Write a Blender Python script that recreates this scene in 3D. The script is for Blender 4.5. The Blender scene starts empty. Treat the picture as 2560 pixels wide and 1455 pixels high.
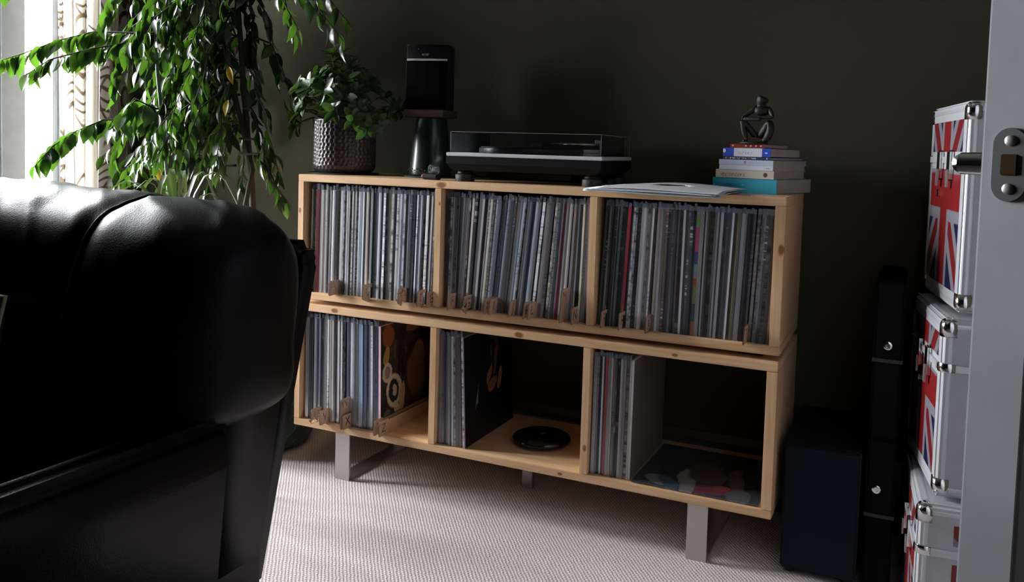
import bpy, bmesh, math, random
from mathutils import Vector, Matrix, noise
R = random.Random(7)
PI = math.pi
SC = bpy.context.scene
COL = SC.collection

# ------------------------------------------------------------------ camera
cam_d = bpy.data.cameras.new('camera'); cam = bpy.data.objects.new('camera', cam_d); COL.objects.link(cam)
cam_d.sensor_width = 36.0; cam_d.lens = 2145.97/2560*36.0; cam_d.shift_y = -232.5/2560
cam_d.clip_start = 0.02
cr = ((.9063, .4216, .0291), (.0508, -.0403, -.9979), (-.4196, .9059, -.0579))   # right, down, forward
m3 = Matrix((cr[0], [-a for a in cr[1]], [-a for a in cr[2]])).transposed()
cam.matrix_world = Matrix.Translation((1.6609, -2.0551, .9957)) @ m3.to_4x4()
SC.camera = cam
# ------------------------------------------------------------------ sky, exposure
W = bpy.data.worlds.new('overcast_sky'); SC.world = W; W.use_nodes = True
bg = W.node_tree.nodes['Background']; bg.inputs[0].default_value = (.96, .98, 1.0, 1); bg.inputs[1].default_value = 92.0
SC.view_settings.view_transform = 'Standard'; SC.view_settings.look = 'None'; SC.view_settings.gamma = 1
SC.view_settings.exposure = 0.10; SC.view_settings.use_curve_mapping = False
WIN = (-.70, .225, .5, 2.12)     # window opening in the left wall: y0 y1 z0 z1
pl = bpy.data.lights.new('window_daylight_portal', 'AREA'); pl.shape = 'RECTANGLE'; pl.size = WIN[3]-WIN[2]; pl.size_y = WIN[1]-WIN[0]
pl.cycles.is_portal = True
plo = bpy.data.objects.new('window_daylight_portal', pl); COL.objects.link(plo)
plo.location = (-1.47, (WIN[0]+WIN[1])/2, (WIN[2]+WIN[3])/2); plo.rotation_euler = (0, -PI/2, 0)

# ------------------------------------------------------------------ material helpers
def lin(h):
    if isinstance(h, str):
        v = [int(h[i:i+2], 16)/255 for i in (0, 2, 4)]
        return tuple((c/12.92 if c < .04045 else ((c+.055)/1.055)**2.4) for c in v)
    return tuple(h)
class NT:
    def __init__(s, name):
        s.m = bpy.data.materials.new(name); s.m.use_nodes = True; s.t = s.m.node_tree; s.n = s.t.nodes; s.l = s.t.links
        s.p = s.n['Principled BSDF']; s.out = s.n['Material Output']
    def node(s, typ, **kw):
        n = s.n.new(typ)
        for k, v in kw.items():
            if k == 'inp':
                for a, b in v.items():
                    if hasattr(b, 'is_linked') or hasattr(b, 'links'): s.l.new(b, n.inputs[a])
                    else: n.inputs[a].default_value = b
            else: setattr(n, k, v)
        return n
    def math(s, op, a, b=0.0, c=None):
        d = {0: a, 1: b}
        if c is not None: d[2] = c
        return s.node('ShaderNodeMath', operation=op, inp=d).outputs[0]
    def mix(s, f, a, b):
        n = s.n.new('ShaderNodeMix'); n.data_type = 'RGBA'
        for i, v in ((0, f), (6, a), (7, b)):
            if hasattr(v, 'links'): s.l.new(v, n.inputs[i])
            elif i == 0: n.inputs[0].default_value = v
            else: n.inputs[i].default_value = (*v[:3], 1)
        return n.outputs[2]
    def coord(s, which='Object'): return s.node('ShaderNodeTexCoord').outputs[which]
    def scale(s, v, sc, loc=(0, 0, 0)):
        return s.node('ShaderNodeMapping', inp={0: v, 1: loc, 3: sc}).outputs[0]
    def noise(s, v, scale, detail=3, rough=.5, dist=0): return s.node('ShaderNodeTexNoise', inp={'Vector': v, 'Scale': scale, 'Detail': detail, 'Roughness': rough, 'Distortion': dist}).outputs[0]
    def step(s, v, lo, hi):
        return s.node('ShaderNodeMapRange', clamp=True, inp={0: v, 1: lo, 2: hi, 3: 0.0, 4: 1.0}).outputs[0]
    def sep(s, v): return s.node('ShaderNodeSeparateXYZ', inp={0: v}).outputs
    def bump(s, h, strength=.3, dist=.002):
        b = s.node('ShaderNodeBump', inp={'Height': h, 'Strength': strength, 'Distance': dist}); s.l.new(b.outputs[0], s.p.inputs['Normal'])
    def set(s, **kw):
        nm = dict(base='Base Color', rough='Roughness', metal='Metallic', spec='Specular IOR Level', trans='Transmission Weight', coat='Coat Weight', ior='IOR', alpha='Alpha', sheen='Sheen Weight', sub='Subsurface Weight')
        for k, v in kw.items():
            i = s.p.inputs[nm[k]]
            if hasattr(v, 'links'): s.l.new(v, i)
            elif k == 'base': i.default_value = (*lin(v)[:3], 1)
            else: i.default_value = v
        return s
def plain(name, base, rough=.5, metal=0, spec=.5, coat=0, nz=None):
    s = NT(name); s.set(base=base, rough=rough, metal=metal, spec=spec, coat=coat)
    co = s.coord()
    f = s.noise(co, 18 if nz is None else nz[0], 3)
    c = lin(base)
    s.set(base=s.mix(f, [x*.86 for x in c], [min(1, x*1.12) for x in c]))
    if nz: s.bump(s.noise(co, nz[0]*4, 4), nz[1], .001)
    return s.m

def wood(name, axis, light=(.74, .50, .305), dark=(.57, .345, .175), knots=(), rough=.45):
    s = NT(name); co = s.coord()
    sc = [26, 26, 26]; sc[axis] = 1.3
    warp = s.noise(co, 3.0, 2)
    v = s.node('ShaderNodeVectorMath', operation='ADD', inp={0: s.scale(co, sc), 1: warp}).outputs[0]
    g = s.noise(v, 1.6, 4, .6, .6)
    fine = s.noise(s.scale(co, [x*6 if i != axis else x for i, x in enumerate(sc)]), 1.0, 2)
    f = s.math('MULTIPLY_ADD', fine, .35, s.math('MULTIPLY', g, .8))
    col = s.mix(s.step(f, .40, .72), light, dark)
    for (p, r) in knots:
        d = s.node('ShaderNodeVectorMath', operation='SUBTRACT', inp={0: co, 1: p}).outputs[0]
        q = [1.0, 1.0, 1.0]; q[axis] = .55
        L = s.node('ShaderNodeVectorMath', operation='LENGTH', inp={0: s.scale(d, q)}).outputs['Value']
        Ln = s.math('MULTIPLY_ADD', s.noise(co, 60, 2), r*.5, L)
        ring = s.math('SINE', s.math('MULTIPLY', Ln, 5.2/r*1.6))
        halo = s.math('MULTIPLY', s.step(Ln, r*2.6, r*.9), s.step(ring, -.2, .8))
        col = s.mix(s.math('MULTIPLY', halo, .55), col, dark)
        col = s.mix(s.step(Ln, r*1.15, r*.75), col, (.24, .105, .04))
    s.set(base=col, rough=rough, spec=.35); s.bump(f, .15, .0006)
    return s.m

# ------------------------------------------------------------------ geometry helpers
class MB:
    def __init__(s): s.v = []; s.f = []; s.mi = []
    def add(s, vs, fs, mi=0):
        o = len(s.v); s.v += [tuple(v) for v in vs]; s.f += [tuple(i+o for i in f) for f in fs]; s.mi += [mi]*len(fs); return s
    def box(s, a, b, mi=0):
        x0, y0, z0 = a; x1, y1, z1 = b
        return s.add([(x0,y0,z0),(x1,y0,z0),(x1,y1,z0),(x0,y1,z0),(x0,y0,z1),(x1,y0,z1),(x1,y1,z1),(x0,y1,z1)],
                     [(0,3,2,1),(4,5,6,7),(0,1,5,4),(1,2,6,5),(2,3,7,6),(3,0,4,7)], mi)
    def lathe(s, prof, n=32, c=(0, 0, 0), mi=0, cap=True):
        vs = []; fs = []
        for r, z in prof:
            for k in range(n):
                a = 2*PI*k/n; vs.append((c[0]+r*math.cos(a), c[1]+r*math.sin(a), c[2]+z))
        for i in range(len(prof)-1):
            for k in range(n): fs.append((i*n+k, i*n+(k+1) % n, (i+1)*n+(k+1) % n, (i+1)*n+k))
        if cap:
            fs.append(tuple(reversed(range(n)))); fs.append(tuple(range((len(prof)-1)*n, len(prof)*n)))
        return s.add(vs, fs, mi)
    def tube(s, pts, r, n=8, mi=0, cap=True):
        pts = [Vector(p) for p in pts]; rs = r if isinstance(r, (list, tuple)) else [r]*len(pts)
        vs = []; fs = []; prev = None
        for i, p in enumerate(pts):
            t = (pts[min(i+1, len(pts)-1)]-pts[max(i-1, 0)]).normalized()
            u = prev - t*prev.dot(t) if prev else (t.orthogonal())
            if u.length < 1e-6: u = t.orthogonal()
            u.normalize(); prev = u; w = t.cross(u)
            for k in range(n):
                a = 2*PI*k/n; vs.append(p+(u*math.cos(a)+w*math.sin(a))*rs[i])
        for i in range(len(pts)-1):
            for k in range(n): fs.append((i*n+k, i*n+(k+1) % n, (i+1)*n+(k+1) % n, (i+1)*n+k))
        if cap: fs.append(tuple(reversed(range(n)))); fs.append(tuple(range((len(pts)-1)*n, len(pts)*n)))
        return s.add(vs, fs, mi)
    def cylx(s, c, r, h, axis, n=24, mi=0):
        d = Vector((0, 0, 0)); d[axis] = h/2; c = Vector(c)
        return s.tube([c-d, c+d], r, n, mi)
    def prism(s, pts, axis, a, b, mi=0):
        n = len(pts)
        def P(p, h):
            q = list(p); q.insert(axis, h); return tuple(q)
        vs = [P(p, a) for p in pts]+[P(p, b) for p in pts]
        fs = [tuple(range(n)), tuple(range(2*n-1, n-1, -1))]+[(i, i+n, (i+1) % n+n, (i+1) % n) for i in range(n)]
        return s.add(vs, fs, mi)
    def mesh(s, name, mats, smooth=False, bevel=0, seg=2):
        me = bpy.data.meshes.new(name); me.from_pydata(s.v, [], s.f); me.update()
        for m in (mats if isinstance(mats, (list, tuple)) else [mats]): me.materials.append(m)
        for p, i in zip(me.polygons, s.mi): p.material_index = i
        bm = bmesh.new(); bm.from_mesh(me); bmesh.ops.recalc_face_normals(bm, faces=bm.faces)
        if bevel:
            es = [e for e in bm.edges if len(e.link_faces) == 2 and e.calc_face_angle() > .6]
            bmesh.ops.bevel(bm, geom=es, offset=bevel, segments=seg, affect='EDGES', clamp_overlap=True)
        bm.to_mesh(me); bm.free()
        if smooth:
            me.polygons.foreach_set('use_smooth', [True]*len(me.polygons))
            if smooth == 'auto': me.set_sharp_from_angle(angle=.7)
        return me
    def build(s, name, mats, parent=None, smooth=False, bevel=0, seg=2, loc=None, rot=None):
        return obj(name, s.mesh(name, mats, smooth, bevel, seg), parent, loc, rot)
def obj(name, me, parent=None, loc=None, rot=None):
    o = bpy.data.objects.new(name, me); COL.objects.link(o)
    if parent: o.parent = parent
    if loc is not None: o.location = loc
    if rot is not None: o.rotation_euler = rot
    return o
def empty(name, loc=(0, 0, 0), rz=0, rot=None):
    o = bpy.data.objects.new(name, None); COL.objects.link(o); o.location = loc; o.rotation_euler = rot or (0, 0, rz); o.empty_display_size = .05
    return o
def tag(o, label, cat, group=None):
    o['label'] = label; o['category'] = cat
    if group: o['group'] = group
    return o
def struct(o): o['kind'] = 'structure'; return o
def dup(root, loc, rz):
    r = root.copy(); COL.objects.link(r); r.location = loc; r.rotation_euler = (0, 0, rz)
    for ch in list(root.children):
        c = ch.copy(); COL.objects.link(c); c.parent = r
        for g in ch.children:
            d = g.copy(); COL.objects.link(d); d.parent = c
    return r
def text_mesh(txt, size, depth=.0003, shear=0, font_space=1.0):
    cu = bpy.data.curves.new('t', 'FONT'); cu.body = txt; cu.size = size; cu.extrude = depth; cu.align_x = 'CENTER'; cu.align_y = 'CENTER'; cu.shear = shear; cu.space_character = font_space
    o = bpy.data.objects.new('t', cu); COL.objects.link(o)
    me = bpy.data.meshes.new_from_object(o.evaluated_get(bpy.context.evaluated_depsgraph_get()))
    bpy.data.objects.remove(o); bpy.data.curves.remove(cu)
    return me

# ------------------------------------------------------------------ materials
s = NT('olive_wall_paint'); co = s.coord(); n = s.noise(co, 2.5, 4)
s.set(base=s.mix(n, (.046, .0445, .0285), (.052, .050, .033)), rough=.9, spec=.08); s.bump(s.noise(co, 220, 3), .12, .0008); WALL = s.m
s = NT('ceiling_paint'); co = s.coord(); s.set(base=s.mix(s.noise(co, 5, 3), (.26, .26, .24), (.30, .29, .27)), rough=.8); CEIL = s.m
s = NT('woven_carpet'); co = s.coord()
X = s.sep(co); big = s.noise(co, 3.5, 3); fine = s.noise(co, 420, 2); wob = s.noise(co, 45, 2)
row = s.math('MULTIPLY_ADD', s.math('ADD', s.math('MULTIPLY', X[0], .80), s.math('MULTIPLY', X[1], .60)), 2*PI/.0082, s.math('MULTIPLY', wob, 4.5))
alo = s.math('MULTIPLY_ADD', s.math('SUBTRACT', s.math('MULTIPLY', X[1], .80), s.math('MULTIPLY', X[0], .60)), 2*PI/.0095, s.math('MULTIPLY_ADD', wob, 5.0, s.math('MULTIPLY', s.math('FLOOR', s.math('DIVIDE', row, 2*PI)), 2.4)))
hr = s.math('MULTIPLY_ADD', s.math('SINE', row), .5, .5); ha = s.math('MULTIPLY_ADD', s.math('SINE', alo), .5, .5)
f = s.math('ADD', s.math('MULTIPLY', hr, s.math('MULTIPLY_ADD', ha, .75, .25)), s.math('MULTIPLY', fine, .25))     # loop height
c = s.mix(s.step(f, .12, .85), (.50, .44, .43), (.67, .60, .59))
c = s.mix(s.math('MULTIPLY', big, .20), c, (.50, .44, .42))
s.set(base=c, rough=.95, spec=.1, sheen=.1); s.bump(f, .42, .004); CARPET = s.m
WHITEGLOSS = plain('white_gloss_paint', (.52, .535, .585), .38)
UPVC = plain('white_window_frame', (.70, .74, .77), .4)
STEEL = NT('brushed_steel'); co = STEEL.coord(); STEEL.set(base=(.52, .50, .48), metal=1, rough=.42); STEEL.bump(STEEL.noise(STEEL.scale(co, (400, 400, 8)), 1, 2), .08, .0004); STEEL = STEEL.m
CHROME = plain('polished_chrome', (.75, .75, .76), .12, 1)
SILVER = plain('satin_silver_aluminium', (.76, .77, .80), .38, .25)
ALU = plain('aluminium_case_trim', (.58, .59, .63), .36, .4)
BLACKP = plain('matte_black_plastic', (.0045, .0045, .006), .5, spec=.22)
BLACKG = plain('gloss_black_plastic', (.006, .006, .007), .12)
RUBBER = plain('black_rubber', (.015, .015, .016), .6)
def glass_thin(name, tint=(1, 1, 1), refl=1.0, rough=.02, diff=0.0, dcol=(.5, .55, .6)):
    s = NT(name); s.n.remove(s.p)
    tr = s.node('ShaderNodeBsdfTransparent', inp={0: (*tint, 1)}); gl = s.node('ShaderNodeBsdfGlossy', inp={0: (1, 1, 1, 1), 'Roughness': rough})
    fr = s.node('ShaderNodeFresnel', inp={0: 1.5}).outputs[0]
    f = s.math('MULTIPLY', fr, refl); s.noise(s.coord(), 3)
    mx = s.node('ShaderNodeMixShader', inp={0: f}); s.l.new(tr.outputs[0], mx.inputs[1]); s.l.new(gl.outputs[0], mx.inputs[2])
    o = mx.outputs[0]
    if diff:
        df = s.node('ShaderNodeBsdfDiffuse', inp={0: (*dcol, 1)}); m2 = s.node('ShaderNodeMixShader', inp={0: diff})
        s.l.new(o, m2.inputs[1]); s.l.new(df.outputs[0], m2.inputs[2]); o = m2.outputs[0]
    s.l.new(o, s.out.inputs[0]); return s.m
PANE = glass_thin('window_glass'); ACRYL = glass_thin('clear_acrylic', (.985, .99, .99), 1.0, .015, .006)
POLYF = glass_thin('polythene_flap', (.9, .93, .97), 1.3, .2, .42, (.33, .37, .46))
POLY = glass_thin('polythene_sleeve', (.97, .975, .985), .85, .18, .055, (.50, .53, .60))

# ------------------------------------------------------------------ room shell
XL, XR, YB, YF, ZC = -1.25, 2.13, .42, -3.6, 2.45
struct(MB().box((XL-.3, YF-.15, -.1), (3.4, YB+.15, 0)).build('floor', CARPET))
struct(MB().box((XL-.3, YF-.15, ZC), (3.4, YB+.15, ZC+.1)).build('ceiling', CEIL))
struct(MB().box((XL-.22, YB, 0), (3.4, YB+.15, ZC)).build('wall_back', WALL))
struct(MB().box((XL-.22, YF-.15, 0), (3.4, YF, ZC)).build('wall_front', WALL))
y0, y1, z0, z1 = WIN
struct(MB().box((XL-.22, YF, 0), (XL, y0, ZC)).box((XL-.22, y1, 0), (XL, YB, ZC)).box((XL-.22, y0, 0), (XL, y1, z0)).box((XL-.22, y0, z1), (XL, y1, ZC)).build('wall_left', WALL))
DH0, DH1 = -1.40, -.635   # doorway in the right wall
struct(MB().box((XR, YF, 0), (XR+.12, DH0, ZC)).box((XR, DH1, 0), (XR+.12, YB, ZC)).box((XR, DH0, 2.03), (XR+.12, DH1, ZC)).build('wall_right', WALL))
struct(MB().box((3.25, YF, 0), (3.4, YB, ZC)).build('wall_hall', WALL))
struct(MB().box((-14, -12, -.35), (XL-.30, 12, -.25)).build('ground_outside', plain('pale_paving', (.24, .24, .22), .9)))
SK = plain('olive_skirting_paint', (.04, .04, .027), .4)
struct(MB().prism([(YB-.018, 0), (YB, 0), (YB, .19), (YB-.006, .19), (YB-.018, .17)], 0, XL, XR).build('baseboard_back', SK))
struct(MB().prism([(XR-.018, 0), (XR, 0), (XR, .19), (XR-.006, .19), (XR-.018, .17)], 1, DH1+.08, YB-.02).build('baseboard_right', SK))
struct(MB().prism([(XL, 0), (XL+.018, 0), (XL+.018, .17), (XL+.006, .19), (XL, .19)], 1, YF, YB-.02).build('baseboard_left', SK))
# door casing
struct(MB().box((XR-.018, DH0-.07, 0), (XR, DH0, 2.1)).box((XR-.018, DH1, 0), (XR, DH1+.07, 2.1)).box((XR-.018, DH0, 2.03), (XR, DH1, 2.1)).build('trim_1', WHITEGLOSS, bevel=.004))
# window
w = struct(empty('window_1', (XL-.12, 0, 0)))
fr = .055
yy = [y0, -.34, .04, y1]
f = MB().box((-.035, y0, z0), (.035, y1, z0+fr)).box((-.035, y0, z1-fr), (.035, y1, z1)).box((-.035, y0, z0), (.035, y0+fr, z1)).box((-.035, y1-.022, z0), (.035, y1, z1))
f.build('window_frame', UPVC, w, bevel=.004)
for ym in yy[1:-1]: MB().box((-.035, ym-.05, z0+fr), (.035, ym+.05, z1-fr)).build('mullion', UPVC, w, bevel=.006)
for a, b in zip(yy[:-1], yy[1:]):
    lo = a+(fr if a == y0 else .05); hi = b-(.022 if b == y1 else .05)
    MB().box((-.004, lo, z0+fr), (.004, hi, z1-fr)).build('pane', PANE, w)
MB().box((.035, y0-.04, z0-.03), (.21, y1+.04, z0)).build('window_sill', WHITEGLOSS, w, bevel=.008)
MB().box((.036, y0, z0), (.119, y0+.004, z1)).box((.036, y1-.004, z0), (.119, y1, z1)).box((.036, y0, z1-.004), (.119, y1, z1)).build('reveal', WHITEGLOSS, w)

# curtain
s = NT('fern_print_curtain'); co = s.coord(); X = s.sep(co)
wv = s.noise(s.scale(co, (3, 3, 5)), 2.0, 2)
col_u = s.math('MULTIPLY', X[1], 9.5); row_v = s.math('MULTIPLY', X[2], 7.0)
cu_ = s.math('SUBTRACT', s.math('FRACT', col_u), .5)
stem = s.math('MULTIPLY', s.math('SINE', s.math('MULTIPLY', row_v, 2.2)), .22)
du = s.math('SUBTRACT', cu_, stem)
frond = s.math('ABSOLUTE', du)
arc = s.math('SINE', s.math('MULTIPLY_ADD', s.math('POWER', frond, 1.6), 46.0, s.math('MULTIPLY', row_v, 21.0)))
msk = s.math('MULTIPLY', s.step(arc, .35, .75), s.step(frond, .36, .30))
gate = s.step(s.math('SINE', s.math('MULTIPLY_ADD', row_v, 1.1, s.math('MULTIPLY', s.math('FLOOR', col_u), 2.1))), -.55, -.2)
msk = s.math('MAXIMUM', s.math('MULTIPLY', msk, gate), s.step(frond, .035, .015))
wv2 = s.noise(s.scale(co, (300, 300, 300)), 1, 2)
cl = s.mix(s.math('MULTIPLY', wv2, .3), (.50, .46, .40), (.40, .36, .30)); cl = s.mix(msk, cl, (.10, .075, .05))
s.set(base=cl, rough=.85, spec=.1)
tl = s.node('ShaderNodeBsdfTranslucent', inp={0: s.mix(msk, (.82, .80, .76), (.16, .12, .08))}); ms = s.node('ShaderNodeMixShader', inp={0: .6})
s.l.new(s.p.outputs[0], ms.inputs[1]); s.l.new(tl.outputs[0], ms.inputs[2]); s.l.new(ms.outputs[0], s.out.inputs[0]); CURT = s.m
cur = empty('curtain', (XL+.09, .24, .02)); tag(cur, 'floor-length curtain with brown fern print gathered beside the window', 'curtain')
b = MB(); NU, NZ = 90, 14
for j in range(NZ+1):
    z = 2.3*j/NZ
    for i in range(NU+1):
        u = i/NU; ph = u*2*PI*6.5
        amp = .030*(1.1-.25*math.sin(z*1.3))
        b.v.append((amp*math.sin(ph)+.008*math.sin(z*2.1+u*9), -.155+.31*u+.008*math.sin(ph*2+z), z))
for j in range(NZ):
    for i in range(NU):
        a = j*(NU+1)+i; b.f.append((a, a+1, a+NU+2, a+NU+1)); b.mi.append(0)
fab = b.build('fabric', CURT, cur, True)
rod = empty('curtain_rod', (XL+.09, -1.0, 2.36)); tag(rod, 'steel curtain rod fixed above the window', 'curtain rod')
MB().cylx((0, 0, 0), .012, 2.75, 1).build('pole', STEEL, rod, 'auto')
for yb in (-1.3, 0, 1.3): MB().box((-.09, yb-.01, -.008), (0, yb+.01, .008)).build('bracket', STEEL, rod)
for k in range(9): MB().tube([(.02*math.cos(a), 1.095+.036*k, -.004+.02*math.sin(a)) for a in [2*PI*q/16 for q in range(17)]], .003, 6).build('ring', STEEL, rod, True)

# ------------------------------------------------------------------ open door with its latch edge to the viewer
da = math.radians(30)
door = struct(empty('door_1', (1.729+.762*math.sin(da), -1.295+.762*math.cos(da), 0), -da))
# local: x across the thickness, -y towards the latch edge (y=-.762)
MB().box((-.022, -.762, .012), (.022, 0, 1.99)).build('door_leaf', WHITEGLOSS, door, bevel=.0025)
for sx in (-1, 1):
    for (za, zb) in ((.2, .85), (1.08, 1.85)):
        for (ya, yb) in ((-.66, -.42), (-.34, -.1)):
            MB().box((sx*.022-.004, ya, za), (sx*.022+.004, yb, zb)).build('door_panel', WHITEGLOSS, door, bevel=.004)
lp = []
for k in range(25): a = PI*k/24; lp.append((.0130*math.cos(a), .0155+.0130*math.sin(a)))
for k in range(25): a = PI+PI*k/24; lp.append((.0130*math.cos(a), -.0155+.0130*math.sin(a)))
pt = MB().prism(lp, 1, -.7640, -.7618).build('latch_plate', plain('dull_nickel', (.36, .36, .37), .38, 1), door, 'auto', bevel=.0006, loc=(.001, 0, .994))
MB().box((-.0062, -.7652, -.0082), (.0062, -.7600, .0082)).build('latch_bolt', plain('dark_brass', (.09, .05, .02), .4, .8), pt, bevel=.0008)
for sz in (-1, 1): MB().lathe([(.0042, 0), (.0042, .0006), (.003, .0012), (.0005, .0013)], 16).build('screw', STEEL, pt, 'auto', loc=(0, -.7641, sz*.0185), rot=(PI/2, 0, 0))
for sx in (-1, 1):
    h = MB().lathe([(.025, 0), (.025, .006), (.022, .008), (.010, .009), (.0095, .046), (.001, .048)], 24).build('door_handle', CHROME, door, 'auto', loc=(sx*.0221, -.70, .994), rot=(0, sx*PI/2, 0))
    MB().tube([(-sx*0, -.004, .044), (0, .02, .046), (0, .06, .046), (0, .115, .044)] if sx > 0 else [(0, -.004, .044), (0, .02, .046), (0, .06, .046), (0, .115, .044)], [.0085, .010, .0095, .008], 16).build('lever', CHROME, h, True)

# ------------------------------------------------------------------ record shelf units (two, stacked)
T = .021; UW = 1.404; UD = .37; UH = .373; LZ = .14; UZ = LZ+UH+.0137
D1, D2 = .4696, .9229
UYAW = .0062; UX, UY = -.0006, .0066
def shelf_unit(name, loc, rz, knots_h, knots_v):
    e = empty(name, loc, rz)
    wh = wood('pine_horizontal_'+name, 0, knots=knots_h); wv_ = wood('pine_upright_'+name, 2, knots=knots_v)
    MB().box((0, 0, 0), (UW, UD, T)).build('bottom_board', wh, e, bevel=.0015)
    MB().box((0, 0, UH-T), (UW, UD, UH)).build('top_board', wh, e, bevel=.0015)
    for x in (0, UW-T-.004): MB().box((x, 0, T), (x+T+(.004 if x else 0), UD, UH-T)).build('side_board', wv_, e, bevel=.0012)
    for x in (D1, D2): MB().box((x, .0005, T), (x+T, UD, UH-T)).build('divider', wv_, e, bevel=.0012)
    return e
su = shelf_unit('record_shelf', (UX, UY, UZ), UYAW, [((.49, 0, .362), .011), ((.02, 0, .012), .006)], [((.008, 0, .265), .006), ((1.397, 0, .25), .010), ((.485, 0, .31), .004)])
tag(su, 'three-bay pine record shelf carrying the turntable and plant', 'shelf')
sl = shelf_unit('record_shelf', (0, 0, LZ), 0, [((.145, 0, .363), .009), ((.74, 0, .362), .010), ((1.16, 0, .362), .006), ((.87, 0, .010), .005)], [((.014, 0, .21), .004), ((.935, 0, .09), .007)])
tag(sl, 'three-bay pine record shelf standing on flat steel legs', 'shelf')
for x in (.06, .68, 1.3):
    MB().box((x, .06, UH), (x+.06, .30, UH+.0137)).build('felt_spacer', plain('black_felt', (.01, .009, .008), .95), sl)
def ubar(e, x0, x1, th=.006):
    b = MB().box((x0, .004, -.14), (x1, .004+th, -.0005)).box((x0, .326-th, -.14), (x1, .326, -.0005)).box((x0, .004+th, -.14), (x1, .326-th, -.14+th)).box((x0, .004+th, -.0005-th), (x1, .06, -.0005))
    return b.build('leg', STEEL, e)
ubar(sl, .153, .203); ubar(sl, 1.206, 1.256)
MB().box((.668, .215, -.14), (.700, .240, -.0005)).build('leg', STEEL, sl, bevel=.002)
def upt(x, y, z):   # point in upper-unit frame to world
    c, s_ = math.cos(UYAW), math.sin(UYAW); return (UX+c*x-s_*y, UY+s_*x+c*y, UZ+z)

# ------------------------------------------------------------------ records
def spine_mat(name, kind):
    s = NT(name); oi = s.node('ShaderNodeObjectInfo'); co = s.coord(); X = s.sep(co)
    rnd = oi.outputs['Random']; base = oi.outputs['Color']
    off = s.math('MULTIPLY', rnd, 37.0)
    cv = s.node('ShaderNodeCombineXYZ', inp={0: off, 1: s.math('MULTIPLY', X[1], 3.0), 2: X[2]}).outputs[0]
    a = s.noise(s.scale(cv, (1, 1, 6)), 1.0, 3)
    col = s.mix(s.step(a, .35, .7), base, s.mix(.35, base, (.10, .10, .12)))
    if kind == 'text':
        t = s.noise(s.scale(cv, (1, 1, 150)), 1.0, 2); g = s.noise(s.scale(cv, (1, 1, 5)), 1.3, 0)
        mk = s.math('MULTIPLY', s.step(t, .52, .58), s.step(g, .56, .60))
        lum = s.node('ShaderNodeRGBToBW', inp={0: base}).outputs[0]
        ink = s.mix(.35, s.mix(s.step(lum, .12, .2), (.62, .60, .55), (.06, .06, .08)), base)
        col = s.mix(mk, col, ink)
    if kind == 'mottle':
        t = s.noise(s.scale(cv, (1, 1, 45)), 1.0, 4, .7)
        col = s.mix(s.step(t, .45, .62), col, (.035, .035, .04)); t2 = s.noise(s.scale(cv, (1, 1, 30), (3, 3, 3)), 1.0, 3)
        col = s.mix(s.step(t2, .58, .7), col, (.45, .43, .36))
    if kind == 'multi':
        ramp = s.node('ShaderNodeValToRGB'); ramp.color_ramp.interpolation = 'CONSTANT'
        el = ramp.color_ramp.elements; stops = [(0, (.55, .16, .05)), (.11, (.03, .10, .12)), (.25, (.22, .27, .06)), (.38, (.45, .08, .03)), (.46, (.25, .34, .33)), (.56, (.06, .06, .25)), (.66, (.68, .04, .20)), (.85, (.22, .38, .10)), (.95, (.25, .38, .5))]
        while len(el) < len(stops): el.new(.5)
        for e_, (p, c) in zip(el, stops): e_.position = p; e_.color = (*c, 1)
        nz = s.noise(s.scale(cv, (1, 1, 60)), 1, 2)
        s.l.new(s.math('MULTIPLY_ADD', X[2], 1/.315, s.math('MULTIPLY_ADD', nz, .05, -.025)), ramp.inputs[0]); col = ramp.outputs[0]
    if kind == 'sunset':
        ramp = s.node('ShaderNodeValToRGB'); el = ramp.color_ramp.elements; stops = [(0, (.01, .05, .22)), (.22, (.02, .12, .42)), (.3, (.10, .04, .10)), (.45, (.40, .10, .04)), (.6, (.16, .06, .10)), (.8, (.34, .14, .05)), (1, (.25, .10, .08))]
        while len(el) < len(stops): el.new(.5)
        for e_, (p, c) in zip(el, stops): e_.position = p; e_.color = (*c, 1)
        s.l.new(s.math('MULTIPLY', X[2], 1/.315), ramp.inputs[0]); col = ramp.outputs[0]
    if kind == 'flag':
        ramp = s.node('ShaderNodeValToRGB'); ramp.color_ramp.interpolation = 'CONSTANT'; el = ramp.color_ramp.elements; stops = [(0, (.45, .03, .03)), (.17, (.6, .40, .06)), (.28, (.03, .03, .03))]
        while len(el) < len(stops): el.new(.5)
        for e_, (p, c) in zip(el, stops): e_.position = p; e_.color = (*c, 1)
        s.l.new(s.math('MULTIPLY', X[2], 1/.315), ramp.inputs[0]); col = ramp.outputs[0]
    s.set(base=col, rough=.45, spec=.35); return s.m
SPM = {k: spine_mat('record_cover_'+k, k) for k in ('plain', 'text', 'mottle', 'multi', 'sunset', 'flag')}
LP = .315; LPH = .308
TH = (.0035, .0045, .0055, .0068, .0085)
REC_ME = {}; SLV_ME = {}
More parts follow.
